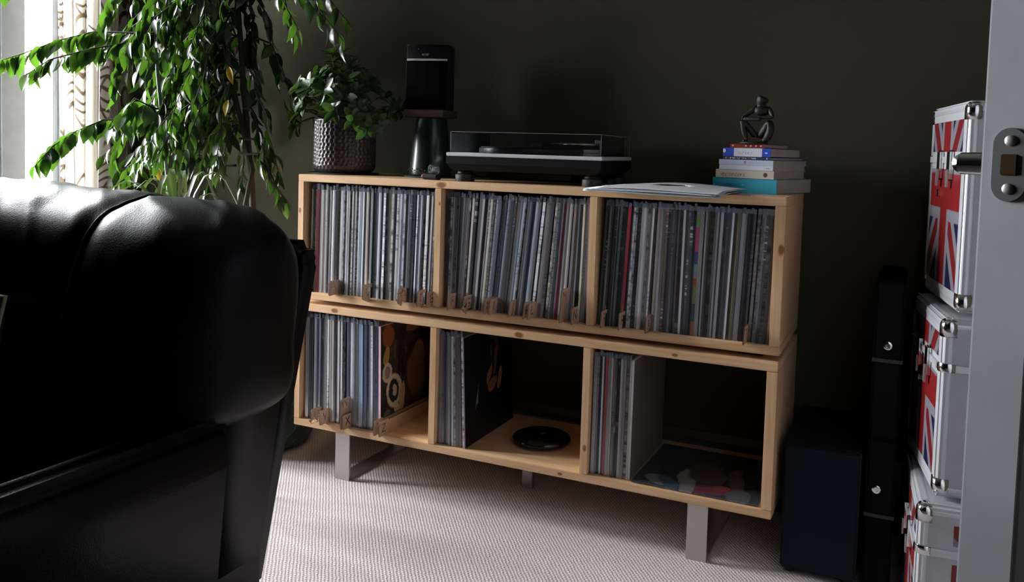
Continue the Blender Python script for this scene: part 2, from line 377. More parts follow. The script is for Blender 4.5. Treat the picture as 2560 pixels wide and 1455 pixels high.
for ti, t in enumerate(TH):
    for k in SPM:
        b = MB().box((-t/2, 0, 0), (t/2, LP, LPH)); REC_ME[(ti, k)] = b.mesh('record_cover', SPM[k])
    for q in range(3):
        h = LPH+(.011, .014, .018)[q]; e_ = .0005; a = t/2+e_
        b = MB(); y_ = -.0012
        # open-topped polythene bag: front strip, two sides and the flap standing above the cover
        b.add([(-a, y_, .001), (a, y_, .001), (a, y_, LPH), (-a, y_, LPH)], [(0, 1, 2, 3)])
        b.add([(-a, y_, LPH), (a, y_, LPH), (a*.8, y_, h), (-a*.8, y_, h)], [(0, 1, 2, 3)], 1)
        b.add([(-a, y_, .001), (-a, .3185, .001), (-a, .3185, h-.002), (-a, y_, h)], [(0, 1, 2, 3)])
        b.add([(a, y_, .001), (a, .3185, .001), (a, .3185, h-.002), (a, y_, h)], [(0, 1, 2, 3)])
        SLV_ME[(ti, q)] = b.mesh('polythene_sleeve', [POLY, POLYF])
PAL = {'white': (.86, .87, .91), 'cream': (.80, .74, .62), 'pale grey': (.62, .615, .645), 'mid grey': (.29, .285, .295), 'charcoal': (.060, .058, .060), 'black': (.012, .012, .015),
       'navy': (.030, .036, .066), 'slate blue': (.19, .215, .275), 'pale blue': (.50, .56, .66), 'sky blue': (.14, .27, .50), 'teal': (.03, .22, .30), 'red': (.72, .03, .05), 'brown': (.13, .075, .045), 'taupe': (.34, .28, .245),
       'lilac': (.30, .22, .33), 'pink': (.70, .46, .54), 'olive': (.16, .15, .07), 'orange': (.42, .14, .05), 'dark green': (.03, .07, .05), 'yellow': (.5, .38, .10)}
MARKU = list(zip('ABCDEFGHIJKLMNPRST', (.134, .254, .372, .434, .464, .530, .582, .641, .653, .712, .756, .771, .859, .887, .970, 1.015, 1.085, 1.324)))
MARKL = list(zip('UVWXYZ', (.083, .117, .187, .1875, .3055, .325)))
def between(x, upper, lo, hi):
    ms = [q for q in (MARKU if upper else MARKL) if lo <= q[1] <= hi]
    a = [q[0] for q in ms if q[1] <= x]; b = [q[0] for q in ms if q[1] > x]
    if a and b: return f'between the markers {a[-1]} and {b[0]}'
    if a: return f'past the marker {a[-1]}'
    if b: return f'before the marker {b[0]}'
    return ''
MPOS = {}
def fill_bay(x0, x1, n, yoff, origin, rz, where, group, weights, keys, lean, seed, hold=None):
    """keys: list of (fraction, colour, kind, thickness index, label or None); lean(f) -> top offset in metres"""
    r = random.Random(seed); names = list(weights); ws = list(weights.values())
    recs = []
    tot = x1-x0
    ths = [r.choices(range(5), (5, 5, 3, 1.2, .4))[0] for _ in range(n)]
    kk = sorted(keys); ki = 0; f = 0
    sc_guess = sum(TH[t]+.0013 for t in ths)
    cum = 0; lst = []
    for i in range(n):
        frac = cum/sc_guess
        if ki < len(kk) and frac >= kk[ki][0]-.5/n:
            _, c, kind, ti, lab = kk[ki]; ki += 1
            if ti is None: ti = ths[i]
        else:
            c = r.choices(names, ws)[0]; ti = ths[i]; lab = None
            kind = r.choices(('plain', 'text', 'mottle'), (6, 4, 1.0))[0]
        cum += TH[ths[i]]+.0013; lst.append((c, kind, ti, lab))
    mk = [q for q in (MARKU if rz else MARKL) if x0 < q[1] < x1]; MG = .0034
    need = sum(TH[q[2]]+.0011 for q in lst); dec = sum(max(0, lean(q/200)-lean((q+1)/200)) for q in range(200)); gap = .0011+(tot-need-dec-MG*len(mk))/n
    if gap < .00015:
        gap = .00015
    x = x0
    out = []
    for c, kind, ti, lab in lst:
        t = TH[ti]
        if mk and x+t/2 >= mk[0][1]:
            MPOS[mk[0][0]] = (x+MG/2+gap/2, math.atan2(lean((x-x0)/tot), LP)); x += MG; mk.pop(0)
        if x+t > x1+.001: break
        xc = x+t/2+gap/2; f = (x-x0)/tot
        ang = math.atan2(lean(f), LP)
        o = bpy.data.objects.new('vinyl_record', REC_ME[(ti, kind)]); COL.objects.link(o)
        lx, ly, lz = xc, yoff+r.uniform(-.003, .004), T+.0006+abs(math.sin(ang))*t/2
        if rz: o.location = upt(lx, ly, lz)
        else: o.location = (origin[0]+lx, origin[1]+ly, origin[2]+lz)
        o.rotation_euler = (0, ang, rz)
        v = r.uniform(.82, 1.12); o.color = tuple(min(1, a*v) for a in PAL[c])+(1,)
        art = 'an' if c[0] in 'aeiou' else 'a'
        look = ('thin ' if ti == 0 else 'thick ' if ti >= 3 else '')+c+{'mottle': ' patterned', 'text': ' lettered'}.get(kind, ' plain')
        bt = between(lx, bool(rz), x0-.03, x1+.03)
        tag(o, lab or f'{look} record sleeve {bt} of the record shelf' if bt else lab or f'{look} record sleeve standing in the {where}', 'record', group)
        sv = bpy.data.objects.new('polythene_sleeve', SLV_ME[(ti, r.choices((0, 1, 2), (3, 4, 2))[0])]); COL.objects.link(sv); sv.parent = o
        out.append(o); x += t+gap+max(0, lean(f)-lean(f+(t+gap)/tot))
    return out
B1 = 'upper bay under the potted plant'; B2 = 'upper bay under the turntable'; B3 = 'upper bay under the stack of books'
B4 = 'lower bay with the Z marker'; B5 = 'lower bay with the black disc'; B6 = 'lower bay with the flat-lying sleeve'
up0 = (UX, UY, UZ)
w1 = {'white': 6, 'cream': 5, 'pale grey': 6, 'slate blue': 3, 'navy': 3, 'pale blue': 3, 'charcoal': 2, 'mid grey': 2.5, 'black': 1}
fill_bay(.034, D1-.002, 84, .018, up0, UYAW, B1, 'records in the '+B1, w1, [
    (.055, 'red', 'plain', 4, 'bright red record sleeve near the marker A under the potted plant'), (.075, 'pink', 'plain', 1, None), (.10, 'white', 'plain', 2, None), (.14, 'navy', 'plain', 2, None), (.18, 'white', 'plain', 3, None), (.235, 'white', 'plain', 3, None),
    (.29, 'white', 'plain', 2, None), (.35, 'cream', 'mottle', 3, None), (.44, 'cream', 'plain', 3, None), (.46, 'brown', 'plain', 1, None), (.51, 'white', 'text', 4, None), (.53, 'white', 'plain', 4, None), (.595, 'cream', 'plain', 3, None), (.64, 'sky blue', 'plain', 4, 'sky blue record sleeve between the markers B and C'),
    (.66, 'white', 'plain', 2, None), (.76, 'pale blue', 'text', 3, None), (.85, 'cream', 'mottle', 3, None), (.89, 'black', 'mottle', 2, None), (.93, 'pink', 'plain', 1, None), (.97, 'black', 'flag', 3, 'black record sleeve with yellow and red ends beside the marker E')],
    lambda f: .004+.012*max(0, f-.5), 11)
w2 = {'white': 4.5, 'cream': 3.5, 'pale grey': 5.5, 'slate blue': 3.5, 'navy': 2, 'pale blue': 4, 'charcoal': 2.5, 'mid grey': 4, 'black': 2, 'taupe': 3, 'lilac': 1, 'brown': 1.5}
fill_bay(D1+T+.008, D2-.003, 80, .018, up0, UYAW, B2, 'records in the '+B2, w2, [
    (.04, 'white', 'plain', 2, None), (.08, 'black', 'plain', 2, None), (.16, 'cream', 'plain', 2, None), (.19, 'pale grey', 'plain', 4, None), (.215, 'orange', 'sunset', 3, 'orange and blue record sleeve beside the marker G'), (.235, 'white', 'plain', 2, None), (.26, 'cream', 'plain', 3, None), (.31, 'pale blue', 'plain', 4, None),
    (.34, 'pale blue', 'text', 3, None), (.42, 'taupe', 'plain', 4, None), (.49, 'white', 'plain', 2, None), (.51, 'sky blue', 'text', 3, None), (.54, 'pale blue', 'plain', 3, None), (.58, 'white', 'plain', 2, None), (.62, 'white', 'text', 3, None), (.635, 'black', 'text', 3, None),
    (.715, 'red', 'plain', 3, 'bright red record sleeve between the markers L and M'), (.735, 'brown', 'plain', 2, None), (.79, 'cream', 'plain', 3, None), (.81, 'black', 'plain', 3, None), (.87, 'cream', 'mottle', 3, None), (.93, 'taupe', 'plain', 2, None), (.98, 'cream', 'text', 1, None)],
    lambda f: .002+.027*math.sin(PI*min(1, f*1.02))**.8, 12)
w3 = {'pale grey': 1.2, 'slate blue': 1, 'navy': 2, 'charcoal': 6, 'mid grey': 6, 'black': 4, 'taupe': 4, 'brown': 3, 'cream': 1.5, 'olive': 1}
fill_bay(D2+T+.004, UW-T-.008, 84, .018, up0, UYAW, B3, 'records in the '+B3, w3, [
    (.0, 'charcoal', 'plain', 2, None), (.03, 'brown', 'plain', 2, None), (.07, 'white', 'plain', 0, None), (.10, 'black', 'mottle', 3, None), (.13, 'red', 'plain', 3, 'bright red record sleeve beside the marker R'), (.15, 'pale grey', 'mottle', 1, None), (.23, 'pale grey', 'plain', 1, None), (.27, 'cream', 'text', 1, None), (.31, 'taupe', 'plain', 4, None), (.33, 'cream', 'plain', 3, None),
    (.375, 'pale blue', 'text', 3, None), (.42, 'brown', 'mottle', 4, None), (.45, 'olive', 'plain', 3, None), (.48, 'black', 'text', 3, None), (.505, 'pink', 'multi', 4, 'record sleeve with a many-coloured pink green and teal spine'), (.58, 'olive', 'mottle', 4, None), (.63, 'pale grey', 'plain', 3, None), (.71, 'yellow', 'plain', 0, None), (.745, 'white', 'plain', 4, 'thick clean white record sleeve among dark ones under the books'), (.765, 'black', 'plain', 3, None), (.775, 'black', 'plain', 3, None),
    (.80, 'taupe', 'mottle', 3, None), (.86, 'mid grey', 'mottle', 4, None), (.92, 'taupe', 'plain', 3, None), (.945, 'cream', 'plain', 3, None), (.965, 'navy', 'plain', 3, None), (.98, 'navy', 'plain', 3, None)],
    lambda f: .004+.010*abs(math.cos(PI*f*1.0)), 13)
w4 = {'white': 4, 'pale grey': 4, 'slate blue': 4, 'navy': 3, 'pale blue': 4, 'charcoal': 1.5, 'sky blue': 1.2, 'cream': 1.5}
r4 = fill_bay(T+.006, .302, 48, .018, (0, 0, LZ), 0, B4, 'records in the '+B4, w4, [(.02, 'pale grey', 'plain', 2, None), (.16, 'white', 'plain', 4, None), (.26, 'white', 'plain', 3, None), (.34, 'cream', 'plain', 4, None), (.40, 'orange', 'sunset', 2, 'orange and dark blue record sleeve behind the marker W'), (.55, 'navy', 'text', 3, None), (.66, 'white', 'plain', 4, None), (.78, 'sky blue', 'plain', 4, None), (.90, 'white', 'plain', 3, None), (.93, 'lilac', 'text', 3, None), (.955, 'pink', 'plain', 3, None)],
    lambda f: -.007*f, 14)
w5 = {'lilac': 3, 'pale grey': 3, 'white': 2, 'taupe': 1, 'pink': 2, 'slate blue': 2}
r5 = fill_bay(D1+T+.003, .585, 18, .018, (0, 0, LZ), 0, B5, 'records in the '+B5, w5, [(.0, 'taupe', 'plain', 2, None), (.1, 'lilac', 'text', 2, None), (.3, 'white', 'plain', 3, None), (.6, 'pink', 'plain', 3, None), (.78, 'teal', 'text', 3, None), (.9, 'black', 'plain', 2, None)], lambda f: -.004-.012*f, 15)
w6 = {'white': 3, 'cream': 3, 'pale grey': 3, 'charcoal': 2, 'taupe': 2, 'mid grey': 2}
r6 = fill_bay(D2+T+.003, 1.052, 18, .018, (0, 0, LZ), 0, B6, 'records in the '+B6, w6, [(.0, 'white', 'plain', 4, None), (.12, 'navy', 'plain', 3, None), (.28, 'red', 'text', 1, 'red record sleeve in the lower bay above the flat-lying sleeve'), (.36, 'cream', 'plain', 4, None), (.6, 'black', 'mottle', 3, None), (.8, 'white', 'mottle', 4, None), (.93, 'white', 'plain', 2, None)], lambda f: .002, 16)

def spots(s, col, X, Y, lst):
    """ellipses of flat print: (cx, cy, rx, ry, angle, colour[, inner radius fraction])"""
    for q in lst:
        cx, cy, rx, ry, an, c = q[:6]
        dx = s.math('SUBTRACT', X, cx); dy = s.math('SUBTRACT', Y, cy); ca, sa = math.cos(an), math.sin(an)
        u = s.math('DIVIDE', s.math('ADD', s.math('MULTIPLY', dx, ca), s.math('MULTIPLY', dy, sa)), rx)
        v = s.math('DIVIDE', s.math('SUBTRACT', s.math('MULTIPLY', dy, ca), s.math('MULTIPLY', dx, sa)), ry)
        d = s.math('SQRT', s.math('ADD', s.math('MULTIPLY', u, u), s.math('MULTIPLY', v, v)))
        m = s.step(d, 1.08, .95)
        if len(q) > 6: m = s.math('MULTIPLY', m, s.step(d, q[6]-.06, q[6]+.06))
        col = s.mix(m, col, c)
    return col
def face_print(name, recs, fn, label, axis='x'):
    o = recs[-1]; t = max(v.co.x for v in o.data.vertices)
    s = NT(name); co = s.coord(); X = s.sep(co); s.set(base=fn(s, co, X[1], X[2]), rough=.4, spec=.35)
    b = MB().add([(t+.0002, .001, .001), (t+.0002, LP-.001, .001), (t+.0002, LP-.001, LPH-.001), (t+.0002, .001, LPH-.001)], [(0, 1, 2, 3)])
    p = b.build('cover_art', s.m, o); p['label'] = label
    for ch_ in list(o.children):
        if ch_.name.startswith('polythene'): bpy.data.objects.remove(ch_)
    return o
def art1(s, co, Y, Z):
    n = s.noise(s.scale(co, (1, 14, 14)), 1.6, 5, .65); n2 = s.noise(s.scale(co, (1, 60, 20)), 1.0, 3)
    c = s.mix(s.step(n, .35, .7), (.012, .011, .012), (.07, .045, .03)); c = s.mix(s.math('MULTIPLY', s.step(n2, .6, .72), .5), c, (.18, .16, .13))
    wn = s.math('MULTIPLY_ADD', n, .03, Y)
    return spots(s, c, wn, Z, [(.055, .275, .03, .035, .2, (.20, .07, .03)), (.20, .285, .045, .018, .1, (.24, .12, .07)), (.045, .215, .016, .028, -.3, (.30, .20, .05)), (.050, .165, .024, .03, .2, (.42, .36, .30)), (.052, .165, .013, .019, .2, (.20, .16, .14)),
                               (.085, .105, .040, .05, .1, (.46, .40, .32), .72), (.085, .105, .026, .034, .1, (.02, .018, .018)), (.09, .105, .011, .018, 0, (.40, .33, .27)), (.13, .075, .016, .045, -.1, (.40, .28, .18)), (.105, .045, .012, .03, .5, (.42, .36, .28)), (.21, .13, .05, .07, .2, (.15, .08, .05)), (.23, .19, .03, .04, .2, (.19, .10, .06)), (.05, .035, .02, .02, 0, (.10, .11, .10))])
o = face_print('dark_collage_cover', r4, art1, 'dark brown collage print with pale ring and heads'); o['label'] = 'record sleeve with a dark collage cover facing the empty space by the Z marker'
def art2(s, co, Y, Z):
    n = s.noise(s.scale(co, (1, 18, 7)), 1.3, 4, .6)
    c = s.mix(n, (.004, .004, .006), (.010, .010, .014)); w_ = s.math('MULTIPLY_ADD', n, .05, Y)
    return spots(s, c, w_, Z, [(.185, .175, .010, .03, -.35, (.20, .10, .055)), (.20, .14, .03, .016, .5, (.17, .08, .045)), (.245, .15, .012, .032, -.3, (.22, .12, .07)), (.225, .21, .007, .06, -.25, (.10, .05, .03)), (.195, .24, .008, .022, -.2, (.09, .05, .03)), (.105, .125, .003, .035, -.2, (.16, .17, .22)), (.235, .28, .018, .025, 0, (.05, .03, .02))])
o = face_print('black_flame_cover', r5, art2, 'black cover with orange flame shapes'); o['label'] = 'record sleeve with a black cover and orange flame shapes beside the black disc'
def art3(s, co, Y, Z):
    n = s.noise(s.scale(co, (1, 5, 5)), 1.3, 3)
    return s.mix(n, (.10, .095, .09), (.14, .13, .125))
o = face_print('plain_grey_cover', r6, art3, 'plain grey cover back'); o['label'] = 'record sleeve with a plain grey cover beside the flat-lying sleeve'
# sleeve lying flat in the right lower bay
s = NT('flat_sleeve_art'); co = s.coord(); X = s.sep(co); n = s.noise(co, 9, 4)
c = s.mix(n, (.010, .022, .028), (.03, .06, .07)); wx = s.math('MULTIPLY_ADD', n, .06, X[0])
c = spots(s, c, wx, X[1], [(.22, .035, .06, .03, .3, (.42, .04, .12)), (.24, .06, .02, .018, 0, (.62, .10, .10)), (.16, .05, .022, .10, .25, (.50, .52, .55)), (.09, .04, .04, .03, -.5, (.45, .48, .52)), (.115, .035, .02, .05, .6, (.08, .20, .34)), (.19, .15, .05, .08, .3, (.13, .10, .09)), (.27, .13, .02, .08, .1, (.20, .19, .18)), (.29, .03, .03, .04, 0, (.20, .24, .27))])
s.set(base=c, rough=.25, spec=.5); FLAT = s.m
fs_ = MB().box((0, 0, 0), (.314, .314, .004)).build('record_sleeve', FLAT, None, bevel=.0008, loc=(1.0585, .012, LZ+T+.0007), rot=(0, 0, -.006))
tag(fs_, 'dark teal record sleeve with pink and white print lying flat on the shelf', 'record')
MB().add([(-.002, -.003, .0044), (.316, -.003, .0044), (.316, .317, .0044), (-.002, .317, .0044)], [(0, 1, 2, 3)]).add([(-.002, -.003, -.0003), (.316, -.003, -.0003), (.316, -.003, .0044), (-.002, -.003, .0044)], [(0, 1, 2, 3)]).build('polythene_sleeve', POLY, fs_)

# ------------------------------------------------------------------ letter markers between the records
MDF = plain('laser_cut_plywood', (.38, .255, .185), .6); BURN = plain('burnt_ply_edge', (.07, .035, .018), .8)
def marker(letter, x, upper, h=.043, lz=.0215, proud=.047, depth=.30, ylead=.020):
    """flat board standing on the shelf between records, its letter tab standing out in front; the letter is cut through"""
    cu = bpy.data.curves.new('t', 'FONT'); cu.body = letter; cu.size = .036; cu.align_x = 'CENTER'; cu.align_y = 'CENTER'; cu.resolution_u = 4
    o = bpy.data.objects.new('t', cu); COL.objects.link(o); bpy.context.view_layer.objects.active = o
    for q in bpy.context.selected_objects: q.select_set(False)
    o.select_set(True); bpy.ops.object.convert(target='CURVE'); o = bpy.context.view_layer.objects.active; cu = o.data
    # the letter is centred at (tab middle, lz): shift its points
    for sp in cu.splines:
        for p in sp.bezier_points:
            for at in ('co', 'handle_left', 'handle_right'):
                v = getattr(p, at); setattr(p, at, (v[0]+proud/2, v[1]+lz, 0))
    out = [(0, .004), (.004, 0), (proud+depth, 0), (proud+depth, min(h, .045)), (proud, min(h, .045)), (proud, h), (.004, h), (0, h-.004)] if h > .05 else [(0, .004), (.004, 0), (proud+depth, 0), (proud+depth, h-.003), (proud, h-.003), (proud, h), (.004, h), (0, h-.004)]
    sp = cu.splines.new('POLY'); sp.points.add(len(out)-1)
    for p, q in zip(sp.points, out): p.co = (q[0], q[1], 0, 1)
    sp.use_cyclic_u = True
    cu.dimensions = '2D'; cu.fill_mode = 'BOTH'; cu.extrude = .0014
    me = bpy.data.meshes.new_from_object(o.evaluated_get(bpy.context.evaluated_depsgraph_get()))
    bpy.data.objects.remove(o); bpy.data.curves.remove(cu)
    me.name = 'letter_marker'; me.materials.clear(); me.materials.append(MDF); me.materials.append(BURN)
    for p in me.polygons: p.material_index = 0 if abs(p.normal.z) > .7 else 1; p.use_smooth = False
    # x along depth, y up, z across  ->  world (across, depth, up)
    me.transform(Matrix(((0, 0, 1, 0), (1, 0, 0, 0), (0, 1, 0, 0), (0, 0, 0, 1))))
    t = obj('letter_marker', me)
    ly = ylead-proud; x, an_ = MPOS.get(letter, (x, 0.0))
    if upper: t.location = upt(x, ly, T+.0008); t.rotation_euler = (0, an_, UYAW)
    else: t.location = (x, ly, LZ+T+.0004); t.rotation_euler = (0, an_, 0)
    tag(t, f'{"tall " if h > .05 else ""}plywood marker cut with the letter {letter} between the records', 'marker', 'alphabet markers between the records')
    return t
for L, x in zip('ABCDEFGHIJKL', (.134, .254, .372, .434, .464, .530, .582, .641, .653, .712, .756, .771)): marker(L, x, True)
marker('M', .859, True, .088, .066); marker('N', .887, True); marker('P', .970, True); marker('R', 1.015, True); marker('S', 1.085, True); marker('T', 1.324, True)
marker('U', .083, False); marker('V', .117, False); marker('W', .187, False, .088, .066); marker('X', .1915, False); marker('Y', .3055, False, ylead=.022); marker('Z', .325, False)

# ------------------------------------------------------------------ black disc in the middle lower bay
d = empty('record_weight', (.748, .165, LZ+T+.0005)); tag(d, 'round gloss black disc lying on the lower shelf', 'disc')
MB().lathe([(.060, 0), (.078, .006), (.083, .014), (.080, .021), (.070, .026), (.04, .028), (.012, .0285), (.001, .0286)], 48).build('body', BLACKG, d, True)
MB().lathe([(.012, .0284), (.012, .031), (.009, .033), (.001, .0332)], 24).build('centre_boss', BLACKG, d, True)

ZT = UZ+UH   # top of the upper unit
# ------------------------------------------------------------------ turntable
tt = empty('turntable', (.487, .032, ZT+.0003), .065); tag(tt, 'black and silver record turntable under a clear dust cover', 'turntable')
TW, TD = .449, .33
def plinth():
    z0, z1 = .030, .0695; a = .018
    vs = [(a, a*.6, z0), (TW-a, a*.6, z0), (TW-a, TD-a, z0), (a, TD-a, z0), (0, 0, z0+.018), (TW, 0, z0+.018), (TW, TD, z0+.018), (0, TD, z0+.018), (0, 0, z1), (TW, 0, z1), (TW, TD, z1), (0, TD, z1)]
    fs = [(3, 2, 1, 0), (8, 9, 10, 11)]
    for l in (0, 4):
        for k in range(4): fs.append((l+k, l+(k+1) % 4, l+4+(k+1) % 4, l+4+k))
    return MB().add(vs, fs)
plinth().build('plinth', BLACKP, tt, bevel=.003)
MB().box((.001, .001, .0695), (TW-.001, TD-.001, .0795)).build('top_plate', SILVER, tt, bevel=.0015)
MB().box((.10, .06, .012), (.35, .27, .030)).build('motor_housing', BLACKP, tt, bevel=.004)
for fx in (.045, TW-.035):
    for fy in (.035, TD-.04):
        f_ = MB().lathe([(.026, 0), (.027, .002), (.027, .018), (.024, .020)], 28).build('foot', RUBBER, tt, 'auto', loc=(fx, fy, 0))
        MB().lathe([(.022, .0195), (.021, .026), (.016, .033), (.008, .037)], 28).build('damper', BLACKP, f_, True)
pt_ = MB().lathe([(.150, .081), (.152, .084), (.152, .094), (.148, .0955), (.004, .0955)], 64).build('platter', plain('dark_platter_metal', (.05, .05, .055), .35, .6), tt, 'auto', loc=(.195, .165, 0))
MB().lathe([(.147, .0956), (.147, .0985), (.003, .0985)], 64).build('slip_mat', plain('black_felt_mat', (.01, .01, .01), .95), pt_, 'auto')
MB().lathe([(.003, .098), (.003, .106), (.001, .109)], 12).build('spindle', CHROME, pt_, True)
arm_ = MB().lathe([(.030, .0796), (.030, .086), (.016, .090), (.016, .104), (.020, .106), (.020, .118), (.012, .121)], 24).build('tonearm_base', BLACKP, tt, 'auto', loc=(.388, .255, 0))
MB().tube([(0, .03, .113), (0, 0, .113), (-.03, -.06, .113), (-.085, -.10, .111), (-.14, -.125, .108)], .0045, 10).build('tonearm', CHROME, arm_, True)
MB().tube([(.005, .02, .113), (.014, .055, .113)], .018, 20).build('counterweight', BLACKG, arm_, 'auto')
MB().box((-.178, -.150, .100), (-.138, -.118, .112)).build('headshell', BLACKP, arm_, bevel=.003)
MB().box((.383, .045, .0796), (.424, .078, .0875)).box((.384, .046, .0890), (.423, .077, .0975)).build('speed_buttons', SILVER, tt, bevel=.001)
MB().tube([(.418, .10, .0795), (.418, .10, .115), (.414, .098, .119), (.402, .092, .119)], .0045, 8).build('arm_rest', plain('white_plastic', (.7, .7, .7), .4), tt, True)
b = MB(); cx0, cx1, cy0, cy1, cz0, cz1, th = .012, TW-.006, .006, TD-.012, .0815, .137, .003
b.box((cx0, cy0, cz0), (cx1, cy0+th, cz1-th)).box((cx0, cy1-th, cz0), (cx1, cy1, cz1-th)).box((cx0, cy0+th, cz0), (cx0+th, cy1-th, cz1-th)).box((cx1-th, cy0+th, cz0), (cx1, cy1-th, cz1-th)).box((cx0, cy0, cz1-th), (cx1, cy1, cz1))
b.build('dust_cover', ACRYL, tt)
EDGE = plain('painted_edge_highlight', (.22, .23, .23), .3); b = MB(); cc = [(cx0, cy0), (cx1, cy0), (cx1, cy1), (cx0, cy1)]  # edge highlights of the dust cover, painted as thin grey tubes
for k in range(4):
    (xa_, ya_), (xb_, yb_) = cc[k], cc[(k+1) % 4]; b.tube([(xa_, ya_, cz1), (xb_, yb_, cz1)], .0007, 6).tube([(xa_, ya_, cz0), (xa_, ya_, cz1)], .0006, 6)
b.build('cover_edge_highlight', EDGE, tt)
for hx in (.09, .36): MB().box((hx-.018, TD-.012, .06), (hx+.018, TD+.012, .095)).build('hinge', BLACKP, tt, bevel=.003)

# ------------------------------------------------------------------ speaker on block on green pot
vs_ = MB().lathe([(.062, 0), (.064, .006), (.064, .022), (.061, .05), (.055, .11), (.048, .165), (.046, .172), (.046, .1755), (.001, .1755)], 40)
gp = plain('dark_green_glaze', (.006, .014, .011), .3, 0, .4, .2)
gv = empty('vase', (.333, .213, ZT+.0045)); tag(gv, 'dark green glazed pot upturned on the shelf beneath the speaker', 'vase')
vs_.build('body', gp, gv, True)
b = MB()
for k in range(40):
    a = 2*PI*k/40; b.lathe([(.004, 0), (.003, .0025), (.0005, .003)], 6, (.0635*math.cos(a), .0635*math.sin(a), .016+.004*(k % 2)))
b.build('beaded_rim', gp, gv, True)
mt = MB().lathe([(.078, 0), (.079, .002), (.078, .004), (.001, .004)], 40).build('coaster', plain('black_cork_mat', (.012, .011, .010), .8), None, 'auto', loc=(.333, .213, ZT+.0003)); tag(mt, 'round black coaster under the green glazed pot', 'coaster')
blk = MB().box((-.064, -.058, 0), (.064, .058, .023)).build('wood_block', wood('dark_wood_block', 0, (.085, .045, .028), (.05, .025, .015)), None, bevel=.002, loc=(.326, .222, ZT+.1804), rot=(0, 0, .12)); tag(blk, 'dark brown wooden block between the green pot and the speaker', 'block')
sp = empty('speaker', (.255, .182, ZT+.2038), .235); tag(sp, 'small black wireless speaker with silver strip on a wooden block', 'speaker')
SW, SD, SH = .138, .087, .196
out = []
for (x, y) in ((0, 0), (SW, 0), (SW, SD), (0, SD)): pass
prof = [(.004, .001), (.03, -.003), (SW/2, -.0045), (SW-.03, -.003), (SW-.004, .001), (SW, .006), (SW-.003, SD-.012), (SW-.012, SD), (.012, SD), (.003, SD-.012), (0, .006)]
MB().prism(prof, 2, 0, SH).build('cabinet', BLACKP, sp, 'auto', bevel=.003)
GR = NT('speaker_grille_cloth'); co = GR.coord(); GR.set(base=(.003, .003, .0035), rough=.95, spec=.08); GR.bump(GR.node('ShaderNodeTexVoronoi', inp={'Vector': co, 'Scale': 700.0}).outputs[0], .4, .0006)
gprof = [(.006, -.0012), (.03, -.005), (SW/2, -.0065), (SW-.03, -.005), (SW-.006, -.0012)]
MB().prism(gprof+[(SW-.006, .003), (.006, .003)], 2, .008, .147).build('grille', GR.m, sp)
MB().prism([(a, c-.0006) for a, c in gprof]+[(SW-.006, .003), (.006, .003)], 2, .1475, .1535).build('silver_strip', SILVER, sp)
lg = text_mesh('BOSE', .0085, .0003, .35, 1.05); lg.materials.append(SILVER); lg.transform(Matrix.Rotation(PI/2, 4, 'X')); obj('logo', lg, sp, (SW*.46, -.0046, .1655))
for x in (.042, .07): MB().lathe([(.0011, 0), (.0009, .0006), (.0002, .0008)], 10).build('indicator_dot', plain('pale_print', (.5, .5, .5), .4), sp, loc=(x, -.0035, .182), rot=(PI/2, 0, 0))
cb = MB().tube([(.392, .30, ZT+.10), (.405, .285, ZT+.06), (.418, .30, ZT+.02), (.43, .34, ZT+.004), (.46, .385, ZT+.003)], .0028, 8).build('power_cable', RUBBER, None, True); tag(cb, 'thin black cable looping down beside the green glazed pot', 'cable')

# ------------------------------------------------------------------ record brush and glass vial
br = empty('record_brush', (.402, .062, ZT+.0003), -.15); tag(br, 'black velvet record brush with wooden end by the turntable', 'brush')
pr = [(.016*math.cos(a), .008+.008*math.sin(a)) for a in [2*PI*k/20 for k in range(20)]]
MB().prism([(x*.9, max(0, z)) for x, z in pr], 0, .006, .052).build('velvet_pad', plain('black_velvet', (.006, .006, .007), .95), br, 'auto')
MB().prism([(x*.95, max(0, z)) for x, z in pr], 0, 0, .006).build('wooden_end', wood('brush_wood', 1, (.32, .17, .12), (.2, .1, .07)), br, 'auto', bevel=.001)
gl = glass_thin('clear_glass', (.88, .96, .98), 2.4, .06, .10, (.45, .58, .64))
vi = empty('glass_vial', (.437, .056, ZT+.0296), rot=(PI/2-.15, 0, -.75)); tag(vi, 'small clear glass vial lying on the record brush', 'vial')
MB().lathe([(.0005, -.014), (.010, -.014), (.0125, -.011), (.0128, .010), (.0115, .014), (.0105, .014), (.0112, .009), (.011, -.009), (.0085, -.0115), (.0005, -.0115)], 28, cap=False).build('body', gl, vi, True)

# ------------------------------------------------------------------ textured pot with leafy plant
s = NT('hammered_pot_glaze'); co = s.coord(); s.set(base=s.mix(s.noise(co, 14, 3), (.045, .035, .036), (.075, .058, .058)), rough=.3, spec=.5); POTM = s.m
pp = empty('potted_plant', (.040, .178, ZT+.0045)); tag(pp, 'bushy green houseplant in a hammered dark pot on the shelf', 'plant')
b = MB(); NS, NR = 168, 58; PH, PR = .166, .0985
for j in range(NR+1):
    z = PH*j/NR; r0 = PR*(1-.16*max(0, 1-z/.022)**2.2)
    for i in range(NS):
        a = 2*PI*i/NS; row = int(z/.0115)
        dot = max(0, math.cos(a*42+row*PI+.8*math.sin(row*3)))*max(0, math.sin(PI*((z/.0115) % 1)))
        r_ = r0-.0040*dot**.8 if .008 < z < PH-.006 else r0
        b.v.append((r_*math.cos(a), r_*math.sin(a), z))
for j in range(NR):
    for i in range(NS): b.f.append((j*NS+i, j*NS+(i+1) % NS, (j+1)*NS+(i+1) % NS, (j+1)*NS+i)); b.mi.append(0)
b.f.append(tuple(reversed(range(NS)))); b.mi.append(0)
n0 = len(b.v)
for i in range(NS): a = 2*PI*i/NS; b.v.append((.088*math.cos(a), .088*math.sin(a), PH))
